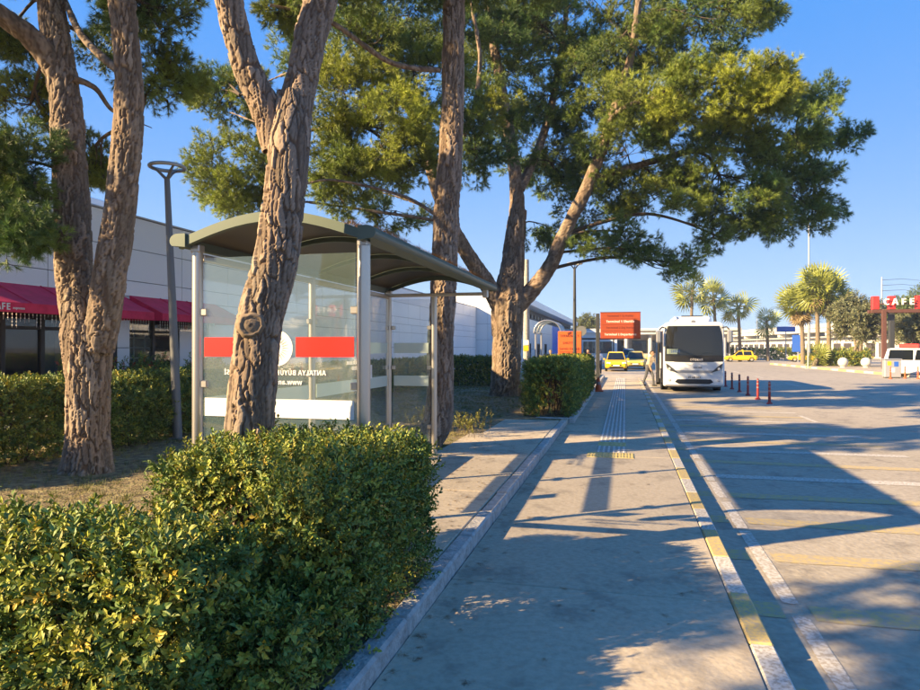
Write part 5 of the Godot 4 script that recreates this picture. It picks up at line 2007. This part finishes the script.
	lettering("07 AB 507", 0.085, M.black, plate, Vector3(0.02, 0.64, 0.147))
	# wipers
	s = Shape.new()
	s.tube([Vector3(0.1, 1.55, 0.14), Vector3(0.45, 1.72, 0.14), Vector3(1.0, 1.62, 0.06)], [0.012, 0.012, 0.01], 5)
	s.tube([Vector3(-0.9, 1.55, 0.1), Vector3(-0.5, 1.66, 0.14), Vector3(0.05, 1.6, 0.15)], [0.012, 0.012, 0.01], 5)
	part("wiper", s, M.black, b)
	# mirrors
	for k in [-1.0, 1.0]:
		s = Shape.new()
		s.tube([Vector3(1.12 * k, 2.75, -0.05), Vector3(1.3 * k, 2.8, 0.12), Vector3(1.42 * k, 2.68, 0.14)], [0.03, 0.03, 0.03], 6)
		var arm := part("mirror_arm", s, M.black, b)
		boxpart("mirror", M.bus_silver, arm, Vector3(1.44 * k, 2.38, 0.14), Vector3(0.23, 0.56, 0.16), 0.06)
	# sides: windows, lower trim, door
	for k in [-1.0, 1.0]:
		for i in 5:
			boxpart("side_window", M.side_glass, b, Vector3(1.243 * k, 2.15, -1.95 - 1.28 * i), Vector3(0.03, 0.86, 1.2), 0.01)
		boxpart("window_band", M.black, b, Vector3(1.237 * k, 2.15, -4.5), Vector3(0.03, 0.98, 6.9), 0.01)
		boxpart("skirt_line", M.bus_silver, b, Vector3(1.246 * k, 0.9, -4.4), Vector3(0.02, 0.08, 6.2))
		for z in [-1.75, -6.2]:
			var arch := Shape.new()
			arch.lathe([Vector2(0.0, 0.0), Vector2(0.53, 0.0), Vector2(0.53, 0.035), Vector2(0.0, 0.035)], 24, Transform3D(Basis(Vector3(0, 0, 1), -PI / 2 * k), Vector3(1.235 * k, 0.44, z)))
			part("wheel_arch", arch, M.black, b)
			wheel(b, Vector3(1.12 * k, 0.42, z), 0.42, 0.28)
	# front tyres show below the apron
	# open front door on the kerb side
	boxpart("doorway", M.black, b, Vector3(-1.247, 1.5, -0.78), Vector3(0.03, 2.3, 0.9))
	var door := boxpart("door", M.black, b, Vector3(-1.42, 1.45, -1.35), Vector3(0.07, 2.2, 0.62), 0.02, Basis(Vector3.UP, 0.12))
	boxpart("pane", M.side_glass, door, Vector3(-1.46, 1.8, -1.35), Vector3(0.02, 1.2, 0.46), 0.0, Basis(Vector3.UP, 0.12))
	s = Shape.new()
	s.tube([Vector3(-1.5, 0.8, -1.15), Vector3(-1.52, 1.5, -1.15)], [0.015, 0.015], 6)
	part("handle", s, M.steel, door)


# a car facing +z, built by lofting stations along its length
func car(label: String, category: String, at: Vector3, turn: float, m: Material, tall: float, group := "", lights_on := false, roof_sign := false, box_back := false) -> Node3D:
	var c := thing("parked_car" if category == "car" else category.replace(" ", "_"), label, category, at, turn, group)
	var s := Shape.new()
	var belt := 0.56 * tall
	loft(s, [ring(1.45, 0.34, belt * 0.96, 0.12, -2.05), ring(1.68, 0.22, belt * 1.03, 0.14, -1.85), ring(1.76, 0.2, belt * 1.03, 0.14, -0.8), ring(1.76, 0.2, belt, 0.14, 0.9), ring(1.72, 0.22, belt * 0.93, 0.14, 1.6), ring(1.6, 0.26, belt * 0.86, 0.14, 1.95), ring(1.35, 0.34, belt * 0.74, 0.12, 2.1)])
	part("body", s, m, c)
	var back := -1.98 if box_back else -1.6
	s = Shape.new()
	var low := belt - 0.03
	loft(s, [[Vector3(0.76, low, back), Vector3(-0.76, low, back), Vector3(-0.76, low, 1.05), Vector3(0.76, low, 1.05)], [Vector3(0.58, tall - 0.04, back + 0.22), Vector3(-0.58, tall - 0.04, back + 0.22), Vector3(-0.58, tall - 0.04, 0.2), Vector3(0.58, tall - 0.04, 0.2)], [Vector3(0.48, tall, back + 0.4), Vector3(-0.48, tall, back + 0.4), Vector3(-0.48, tall, 0.0), Vector3(0.48, tall, 0.0)]], false, false)
	s.quad(Vector3(0.48, tall, back + 0.4), Vector3(-0.48, tall, back + 0.4), Vector3(-0.48, tall, 0.0), Vector3(0.48, tall, 0.0), Vector3.UP)
	part("cabin", s, m, c)
	# glass laid just proud of the cabin
	var h := tall - 0.04 - low
	s = Shape.new()
	s.quad(Vector3(-0.7, low + h * 0.08, 1.0), Vector3(0.7, low + h * 0.08, 1.0), Vector3(0.55, tall - 0.09, 0.27), Vector3(-0.55, tall - 0.09, 0.27), Vector3(0, 0.5, 1))
	part("windscreen", s, M.side_glass, c)
	s = Shape.new()
	s.quad(Vector3(-0.68, low + h * 0.12, back - 0.0), Vector3(0.68, low + h * 0.12, back - 0.0), Vector3(0.55, tall - 0.1, back + 0.19), Vector3(-0.55, tall - 0.1, back + 0.19), Vector3(0, 0.3, -1))
	part("rear_window", s, M.side_glass, c)
	for k in [-1.0, 1.0]:
		for q in [[back + 0.25, -0.35], [-0.27, 0.8]]:
			s = Shape.new()
			var z0: float = q[0]
			var z1: float = q[1]
			var yb := low + h * 0.1
			var yt := tall - 0.1
			s.quad(Vector3(0.757 * k, yb, z0), Vector3(0.757 * k, yb, z1), Vector3(0.607 * k, yt, minf(z1, 0.22)), Vector3(0.607 * k, yt, z0 + 0.1), Vector3(k, 0.3, 0))
			part("side_window", s, M.side_glass, c)
		for z in [-1.3, 1.3]:
			wheel(c, Vector3(0.78 * k, 0.31, z), 0.31, 0.2)
		var hl := Shape.new()
		hl.box(Vector3(0.6 * k, belt * 0.74, 2.0), Vector3(0.32, 0.13, 0.14), Basis(Vector3.UP, k * 0.45), 0.03)
		part("headlight", hl, M.lamp_on if lights_on else M.lamp_glass, c)
		var mr := Shape.new()
		mr.box(Vector3(0.95 * k, belt + 0.08, 0.75), Vector3(0.2, 0.14, 0.1), Basis(), 0.03)
		part("mirror", mr, m, c)
		var tl := Shape.new()
		tl.box(Vector3(0.62 * k, belt * 0.8, -2.0), Vector3(0.24, 0.2, 0.1), Basis(Vector3.UP, -k * 0.2), 0.03)
		part("tail_light", tl, M.red_sign, c)
	boxpart("grille", M.black, c, Vector3(0, belt * 0.56, 2.06), Vector3(0.85, 0.14, 0.1), 0.03)
	boxpart("lower_grille", M.black, c, Vector3(0, 0.33, 2.07), Vector3(1.1, 0.13, 0.1), 0.03)
	boxpart("number_plate", M.film_white, c, Vector3(0, 0.46, 2.12), Vector3(0.5, 0.11, 0.02))
	if roof_sign:
		boxpart("roof_sign", M.taxi_yellow, c, Vector3(0, tall + 0.08, -0.3), Vector3(0.5, 0.14, 0.18), 0.03)
	return c


func make_cars() -> void:
	var a := on(615.5, 371.5, -0.14)
	car("lime yellow taxi facing us with its headlights on", "car", Vector3(a.x, -0.13, a.z - 2.0), 0.03, M.lime_paint, 1.55, "", true, false)
	a = on(636, 369.5, -0.14)
	car("olive yellow car facing us beside the lime taxi", "car", Vector3(a.x, -0.13, a.z - 2.0), -0.03, M.lime_dull, 1.55)
	a = on(628.5, 363, -0.14)
	car("blue car waiting behind the two yellow cars", "car", Vector3(a.x, -0.13, a.z), 0.0, M.car_blue, 1.7)
	a = on(740, 361.7, -0.14)
	car("yellow taxi driving left on the far road, nearer to the bus", "car", Vector3(a.x, -0.13, a.z), -PI / 2, M.taxi_yellow, 1.45, "yellow taxis on the far road", false, true)
	a = on(805, 361.8, -0.14)
	car("yellow taxi on the far road behind the island corner", "car", Vector3(a.x, -0.13, a.z), -PI / 2 - 0.1, M.taxi_yellow, 1.45, "yellow taxis on the far road", false, true)
	a = on(921, 377, -0.14)
	var v := car("white van standing by the cafe gantry at the right edge", "van", Vector3(a.x, -0.13, a.z), PI / 2 - 0.45, M.car_white, 1.85, "", false, false, true)
	boxpart("roof_box", M.red_sign, v, Vector3(0, 2.0, -0.6), Vector3(0.8, 0.28, 1.1), 0.04)
	for q in [[748, 357.5, "white van parked far off under the overpass, behind the first taxi"], [776, 357.5, "white van parked far off under the overpass, below the small palm"], [880, 358, "white van parked far off behind the olive tree"]]:
		a = on(q[0], q[1], -0.14)
		car(q[2], "van", Vector3(a.x, -0.18, a.z), PI / 2, M.car_white, 2.0, "white vans under the overpass", false, false, true)


# ---------------------------------------------------------------- people
# bones: [from, to, radius, radius, colour]; blended on a grid and meshed as surface nets
func body_mesh(bones: Array, cell: float) -> ArrayMesh:
	var lo := Vector3.ONE * 1e9
	var hi := -lo
	for b in bones:
		for e in 2:
			var r: float = b[2 + e] + cell * 3
			lo = lo.min(b[e] - Vector3.ONE * r)
			hi = hi.max(b[e] + Vector3.ONE * r)
	var n := Vector3i(((hi - lo) / cell).ceil()) + Vector3i.ONE
	var field := PackedFloat32Array()
	field.resize(n.x * n.y * n.z)
	field.fill(1.0)
	var owner_ := PackedInt32Array()
	owner_.resize(field.size())
	var close := PackedFloat32Array()
	close.resize(field.size())
	close.fill(9.0)
	for bi in bones.size():
		var b = bones[bi]
		var p0: Vector3 = b[0]
		var p1: Vector3 = b[1]
		var r0: float = b[2]
		var r1: float = b[3]
		var reach := maxf(r0, r1) + cell * 3.0
		var from := Vector3i(((p0.min(p1) - Vector3.ONE * reach - lo) / cell).floor()).clamp(Vector3i.ZERO, n - Vector3i.ONE)
		var to := Vector3i(((p0.max(p1) + Vector3.ONE * reach - lo) / cell).ceil()).clamp(Vector3i.ZERO, n - Vector3i.ONE)
		var d := p1 - p0
		var dd := maxf(d.length_squared(), 1e-6)
		for z in range(from.z, to.z + 1):
			for y in range(from.y, to.y + 1):
				for x in range(from.x, to.x + 1):
					var p := lo + Vector3(x, y, z) * cell
					var t := clampf((p - p0).dot(d) / dd, 0, 1)
					var dist := (p - p0 - d * t).length() - lerpf(r0, r1, t)
					var i := (z * n.y + y) * n.x + x
					var k := 0.03
					var h := maxf(k - absf(field[i] - dist), 0.0) / k
					field[i] = minf(field[i], dist) - h * h * k * 0.25
					if dist < close[i]:
						close[i] = dist
						owner_[i] = bi
	var s := Shape.new()
	var at := {}
	for z in n.z - 1:
		for y in n.y - 1:
			for x in n.x - 1:
				var base := (z * n.y + y) * n.x + x
				var sum := Vector3.ZERO
				var count := 0
				var corner := []
				for q in 8:
					corner.append(field[base + (q & 1) + ((q >> 1) & 1) * n.x + (q >> 2) * n.x * n.y])
				for e in [[0, 1], [2, 3], [4, 5], [6, 7], [0, 2], [1, 3], [4, 6], [5, 7], [0, 4], [1, 5], [2, 6], [3, 7]]:
					var a: float = corner[e[0]]
					var b: float = corner[e[1]]
					if (a < 0) != (b < 0):
						var t := a / (a - b)
						var pa := Vector3(e[0] & 1, (e[0] >> 1) & 1, e[0] >> 2)
						var pb := Vector3(e[1] & 1, (e[1] >> 1) & 1, e[1] >> 2)
						sum += pa.lerp(pb, t)
						count += 1
				if count:
					var g := Vector3(corner[1] - corner[0] + corner[3] - corner[2] + corner[5] - corner[4] + corner[7] - corner[6], corner[2] - corner[0] + corner[3] - corner[1] + corner[6] - corner[4] + corner[7] - corner[5], corner[4] - corner[0] + corner[5] - corner[1] + corner[6] - corner[2] + corner[7] - corner[3])
					s.col = bones[owner_[base]][4]
					at[base] = s.vert(lo + (Vector3(x, y, z) + sum / count) * cell, g.normalized())
	for z in range(1, n.z - 1):
		for y in range(1, n.y - 1):
			for x in range(1, n.x - 1):
				var i := (z * n.y + y) * n.x + x
				for ax in 3:
					var st: int = [1, n.x, n.x * n.y][ax]
					if (field[i] < 0) != (field[i + st] < 0):
						var u: int = [n.x, n.x * n.y, 1][ax]
						var w: int = [n.x * n.y, 1, n.x][ax]
						if at.has(i) and at.has(i - u) and at.has(i - u - w) and at.has(i - w):
							s.face(at[i], at[i - u], at[i - u - w])
							s.face(at[i], at[i - u - w], at[i - w])
	return s.mesh(M.clothing)


func person(label: String, at: Vector3, turn: float, top: Color, legs: Color, pose: int, group := "") -> void:
	var p := thing("person", label, "person", at, turn, group)
	var skin := Color(0.42, 0.25, 0.17)
	var shoe := Color(0.02, 0.02, 0.022)
	var hair := Color(0.02, 0.014, 0.01)
	var lean := 0.0
	var step := 0.04
	if pose == 1:
		lean = 0.16
		step = 0.24
	var hip := Vector3(0, 0.93, 0)
	var chest := Vector3(0, 1.3, lean * 0.7)
	var neck := Vector3(0, 1.47, lean)
	var head := Vector3(0, 1.62, lean + 0.03)
	var bones := [
		[hip + Vector3(-0.07, 0.02, 0), hip + Vector3(0.07, 0.02, 0), 0.13, 0.13, legs], [hip + Vector3(0, 0.1, 0), chest, 0.135, 0.15, top], [chest + Vector3(-0.08, 0.04, 0), chest + Vector3(0.08, 0.04, 0), 0.125, 0.125, top], [neck + Vector3(-0.15, -0.06, -0.01), neck + Vector3(0.15, -0.06, -0.01), 0.065, 0.065, top],
		[neck - Vector3(0, 0.04, 0), head - Vector3(0, 0.05, 0.01), 0.055, 0.055, skin], [head, head + Vector3(0, 0.03, 0.005), 0.09, 0.092, skin], [head + Vector3(0, -0.07, 0.04), head + Vector3(0, -0.06, 0.045), 0.05, 0.05, skin], [head + Vector3(0, -0.01, 0.1), head + Vector3(0, -0.025, 0.108), 0.012, 0.015, skin],
		[head + Vector3(0, 0.055, -0.02), head + Vector3(0, 0.02, -0.04), 0.088, 0.088, hair],
		[head + Vector3(-0.095, -0.01, 0), head + Vector3(-0.095, 0.01, 0), 0.018, 0.018, skin], [head + Vector3(0.095, -0.01, 0), head + Vector3(0.095, 0.01, 0), 0.018, 0.018, skin],
	]
	for k in [-1.0, 1.0]:
		var f: float = step * k
		var knee := Vector3(0.1 * k, 0.5, 0.05 + f * 0.6)
		var ankle := Vector3(0.1 * k, 0.09, f - 0.02)
		bones.append([hip + Vector3(0.09 * k, -0.02, 0), knee, 0.1, 0.068, legs])
		bones.append([knee, ankle, 0.066, 0.052, legs])
		bones.append([ankle + Vector3(0, -0.04, -0.03), ankle + Vector3(0, -0.05, 0.15), 0.045, 0.038, shoe])
		var shoulder := neck + Vector3(0.19 * k, -0.08, -0.01)
		var elbow := shoulder + Vector3(0.06 * k, -0.28, -0.02)
		var wrist := elbow + Vector3(0.0, -0.22, 0.09)
		if pose == 1 and k > 0:
			elbow = shoulder + Vector3(0.05, -0.22, 0.16)
			wrist = elbow + Vector3(-0.04, 0.05, 0.24)
		elif pose == 2:
			elbow = shoulder + Vector3(0.05 * k, -0.27, 0.03)
			wrist = elbow + Vector3(-0.12 * k, 0.06, 0.2)
		bones.append([shoulder, elbow, 0.06, 0.046, top])
		bones.append([elbow, wrist, 0.043, 0.032, skin if pose == 1 else top])
		var d := (wrist - elbow).normalized()
		var across := d.cross(Vector3(0, 0, 1)).normalized() if absf(d.z) < 0.9 else Vector3.RIGHT
		bones.append([wrist, wrist + d * 0.07, 0.03, 0.036, skin])
		for q in 4:
			var root := wrist + d * 0.08 + across * (q - 1.5) * 0.019
			bones.append([root, root + d * ([0.06, 0.075, 0.07, 0.055][q]) + Vector3(0, 0, 0.012), 0.0105, 0.009, skin])
		bones.append([wrist + d * 0.03 + across * 0.03, wrist + d * 0.075 + across * 0.055, 0.013, 0.01, skin])
	part("body", body_mesh(bones, 0.02), null, p)


func make_people() -> void:
	M.clothing = leafy(0.9)
	var cream := Color(0.4, 0.33, 0.26)
	var dark := Color(0.02, 0.022, 0.03)
	var a := on(648.5, 386, -0.14)
	person("man in a cream shirt and grey trousers leaning in at the bus door", Vector3(a.x, -0.14 if a.x > 0.88 else 0.0, a.z), 1.1, cream, Color(0.08, 0.085, 0.1), 1)
	person("person in dark clothes waiting under the canopy, leftmost of three", Vector3(-4.9, -0.136, -45.2), 0.5, dark, dark, 0, "people at the canopy")
	person("person with folded arms in a dark jacket under the canopy, middle of three", Vector3(-4.3, -0.136, -45.6), -0.4, Color(0.03, 0.03, 0.035), Color(0.03, 0.035, 0.06), 2, "people at the canopy")
	person("person in a white shirt beside the canopy post, rightmost of three", Vector3(-3.6, -0.136, -46.0), 2.6, Color(0.6, 0.62, 0.66), Color(0.05, 0.06, 0.1), 0, "people at the canopy")
	person("person in a white shirt and dark trousers beside the red sign post", Vector3(-1.75, -0.136, -47.5), 0.3, Color(0.68, 0.7, 0.74), Color(0.04, 0.045, 0.06), 0)
	person("person in a red top waiting by the booth", Vector3(-2.55, -0.136, -48.5), -0.6, Color(0.4, 0.03, 0.04), dark, 2)


# ---------------------------------------------------------------- street furniture
func make_street_furniture() -> void:
	# lamp posts with ring heads
	lamp_post("grey lamp post with ring head standing before the cafe hedge", Vector3(-8.05, 0.1, -10.75), 5.05, Vector3(-0.22, 0, 0.02), M.grey_post)
	lamp_post("dark lamp post rising behind the kerb hedge beside the orange board", Vector3(-2.02, 0.1, -27.9), 5.15, Vector3(0, 0, 0), M.dark_metal)
	# concrete post behind the big pine
	var t := thing("concrete_post", "pale concrete post with a yellow notice behind the big pine", "post", on(526.5, 381, 0.12))
	var s := Shape.new()
	s.tube([Vector3.ZERO, Vector3(0, 3.0, 0), Vector3(0, 6.0, 0)], [0.17, 0.15, 0.12], 14)
	part("shaft", s, M.kerb, t)
	boxpart("notice", M.taxi_yellow, t, Vector3(0, 1.62, 0.17), Vector3(0.26, 0.26, 0.015))
	boxpart("notice", M.film_white, t, Vector3(0, 1.9, 0.168), Vector3(0.26, 0.24, 0.012))
	# orange board
	t = thing("orange_board", "bright orange notice board on two posts behind the kerb hedge", "board", Vector3(-2.42, 0.0, -30.35))
	for x in [-0.5, 0.5]:
		boxpart("post", M.dark_metal, t, Vector3(x, 1.25, -0.05), Vector3(0.06, 2.5, 0.06), 0.01)
	boxpart("board", M.sign_orange, t, Vector3(0, 1.83, 0.0), Vector3(1.04, 1.36, 0.05), 0.01)
	for q in [["TERMINAL 1", 2.3], ["SHUTTLE", 1.98], ["Servis Durağı", 1.72], ["TERMINAL 2", 1.42]]:
		lettering(q[0], 0.11, M.sign_dark, t, Vector3(0, q[1], 0.029))
	boxpart("rule", M.sign_dark, t, Vector3(0, 1.58, 0.029), Vector3(0.9, 0.02, 0.006))
	boxpart("emblem", M.sign_dark, t, Vector3(0.0, 2.42, 0.029), Vector3(0.18, 0.1, 0.006), 0.0, Basis(Vector3(0, 0, 1), 0.4))
	# red-brown stop sign
	var foot := Vector3(-1.42, 0.0, -36.6)
	t = thing("stop_sign", "red-brown shuttle sign on a dark post left of the bus", "sign", foot)
	boxpart("post", M.dark_metal, t, Vector3(0, 1.8, 0), Vector3(0.2, 3.6, 0.12), 0.02)
	boxpart("board", M.sign_brown, t, Vector3(1.18, 2.95, 0.0), Vector3(2.08, 1.38, 0.1), 0.015)
	boxpart("frame", M.sign_dark, t, Vector3(1.18, 3.655, 0.0), Vector3(2.12, 0.03, 0.12))
	boxpart("frame", M.sign_dark, t, Vector3(1.18, 2.245, 0.0), Vector3(2.12, 0.03, 0.12))
	lettering("Terminal 1 İç Hatlar", 0.11, M.sign_dark, t, Vector3(1.18, 3.46, 0.053))
	lettering("Terminal 1 Shuttle", 0.125, M.sign_text, t, Vector3(1.18, 3.16, 0.053))
	lettering("Terminal 2 Dış Hatlar", 0.11, M.sign_dark, t, Vector3(1.18, 2.83, 0.053))
	lettering("Terminal 2 Departures", 0.115, M.sign_text, t, Vector3(1.18, 2.47, 0.053))
	for y in [3.31, 2.99, 2.66]:
		boxpart("rule", M.sign_dark, t, Vector3(1.18, y, 0.052), Vector3(1.95, 0.012, 0.006))
	# round sign seen from behind
	t = thing("round_sign", "small grey round sign on a pole by the orange board", "sign", Vector3(-2.45, 0.0, -39.0))
	s = Shape.new()
	s.tube([Vector3.ZERO, Vector3(0, 2.6, 0)], [0.03, 0.03], 8)
	part("post", s, M.galvanised, t)
	s = Shape.new()
	s.lathe([Vector2(0.0, 0.01), Vector2(0.3, 0.01), Vector2(0.3, -0.01), Vector2(0.0, -0.01)], 24, Transform3D(Basis(Vector3.RIGHT, PI / 2), Vector3(0, 2.72, 0.04)))
	part("disc", s, M.grey_post, t)
	# traffic cone
	t = thing("traffic_cone", "small orange traffic cone at the end of the kerb hedge", "cone", on(598.5, 391.5, 0.0))
	boxpart("foot", M.orange_plastic, t, Vector3(0, 0.025, 0), Vector3(0.4, 0.05, 0.4), 0.02)
	s = Shape.new()
	s.lathe([Vector2(0.16, 0.05), Vector2(0.14, 0.08), Vector2(0.035, 0.58), Vector2(0.0, 0.59)], 18)
	part("cone", s, M.orange_plastic, t)
	s = Shape.new()
	s.lathe([Vector2(0.1, 0.28), Vector2(0.104, 0.28), Vector2(0.08, 0.4), Vector2(0.075, 0.4)], 18)
	part("reflective_band", s, M.reflective, t)
	# red bollards along the lane
	var words := ["nearest red bollard of the row beside the bus", "second red bollard of the row, counted from the camera", "third red bollard of the row, counted from the camera", "fourth red bollard of the row, counted from the camera", "fifth red bollard of the row, close to the bus", "last red bollard of the row, touching the bus outline"]
	for i in 6:
		bollard(words[i], Vector3(4.77, -0.14, -24.56 - 2.05 * i), M.red_plastic, "red bollards beside the bus")


func lamp_post(label: String, base: Vector3, height: float, lean: Vector3, m: Material) -> void:
	var t := thing("lamp_post", label, "lamp post", base, 0.0, "ring lamp posts")
	var s := Shape.new()
	s.tube([Vector3.ZERO, Vector3(0, height * 0.5, 0) + lean * 0.5, Vector3(0, height - 0.22, 0) + lean], [0.085, 0.07, 0.05], 14)
	part("shaft", s, m, t)
	boxpart("base_plate", m, t, Vector3(0, 0.012, 0), Vector3(0.28, 0.024, 0.28), 0.005)
	var c := Vector3(0, height, 0) + lean
	s = Shape.new()
	var pts := []
	var rad := []
	for i in 33:
		var a := TAU * i / 32
		pts.append(c + Vector3(cos(a) * 0.3, 0, sin(a) * 0.3))
		rad.append(0.035)
	s.tube(pts, rad, 10, false)
	var ring_ := part("ring_head", s, M.galvanised, t)
	s = Shape.new()
	for i in 3:
		var a := TAU * i / 3 + 0.5
		s.tube([c + Vector3(0, -0.24, 0), c + Vector3(cos(a) * 0.16, -0.08, sin(a) * 0.16), c + Vector3(cos(a) * 0.29, 0, sin(a) * 0.29)], [0.03, 0.025, 0.02], 8)
	part("arm", s, m, ring_)


func make_grass() -> void:
	var blade := Shape.new()
	for i in 12:
		var a := rng.randf() * TAU
		var p := Vector3(cos(a), 0, sin(a)) * rng.randf_range(0.0, 0.05)
		var d := Vector3(cos(a) * 0.5 + rng.randf_range(-0.4, 0.4), 1, sin(a) * 0.5 + rng.randf_range(-0.4, 0.4)).normalized() * rng.randf_range(0.025, 0.06)
		var w := d.cross(Vector3(cos(a), 0, sin(a)) + Vector3(0.1, 0, 0.3)).normalized() * 0.0026
		var g := rng.randf_range(0.8, 1.2)
		blade.col = Color(g, g, g)
		blade.tri(p - w, p + w, p + d)
	var m := blade.mesh(M.grass)
	var places := []
	var tints := []
	for i in 26000:
		var z := -rng.randf_range(3.2, 34.0)
		var x := rng.randf_range(-11.5, -2.9)
		if z > -5.2 and x > -3.2:
			continue
		var dense := rough_noise.get_noise_2d(x * 0.9 + 11.0, z * 0.9)
		if dense < -0.05 and rng.randf() < 0.8:
			continue
		if x > -3.8 and z > -10.1 and z < -4.9:
			continue
		places.append(Transform3D(Basis(Vector3.UP, rng.randf() * TAU).scaled(Vector3.ONE * rng.randf_range(0.6, 1.3)), Vector3(x, 0.1 + 0.025 * rough_noise.get_noise_2d(x * 0.8, z * 0.8), z)))
		var dry := clampf(0.5 + 0.8 * rough_noise.get_noise_2d(x * 0.6, z * 0.6 + 40.0), 0, 1)
		tints.append(Color(lerpf(0.09, 0.3, dry), lerpf(0.14, 0.25, dry), lerpf(0.03, 0.08, dry)) * rng.randf_range(0.7, 1.2))
	var g := many("grass", m, places, tints, self)
	g.set_meta("label", "thin dry and green grass on the earth between the pines")
	g.set_meta("category", "grass")
	# tall weeds poking from the hedge and beside the straight pine
	for q in [[Vector3(-2.95, 0.1, -12.4), "yellowing weeds growing beside the paving behind the straight pine"], [Vector3(-3.9, 0.1, -13.3), "patch of weeds in the litter left of the paving"]]:
		var t := thing("weed_clump", q[1], "weeds", q[0])
		var places_ := [[], [], [], []]
		var tints_ := [[], [], [], []]
		var stems := Shape.new()
		for i in 26:
			var f := Vector3(rng.randf_range(-0.4, 0.4), 0, rng.randf_range(-0.5, 0.5))
			var e := f + Vector3(rng.randf_range(-0.15, 0.15), rng.randf_range(0.2, 0.5), rng.randf_range(-0.15, 0.15))
			stems.tube([f, (f + e) / 2 + Vector3(0.02, 0, 0), e], [0.004, 0.003, 0.002], 3, false)
			for k in 4:
				var v := rng.randi() % 4
				places_[v].append(Transform3D(aim(Vector3(0, 1, 0) + ball_point() * 0.8, rng.randf() * TAU, rng.randf_range(0.8, 1.3)), f.lerp(e, rng.randf_range(0.4, 1.0))))
				tints_[v].append(Color(0.2, 0.2, 0.04) * rng.randf_range(0.7, 1.3))
		part("stems", stems, M.twig, t)
		for v in 4:
			many("foliage", sprigs[v], places_[v], tints_[v], t)
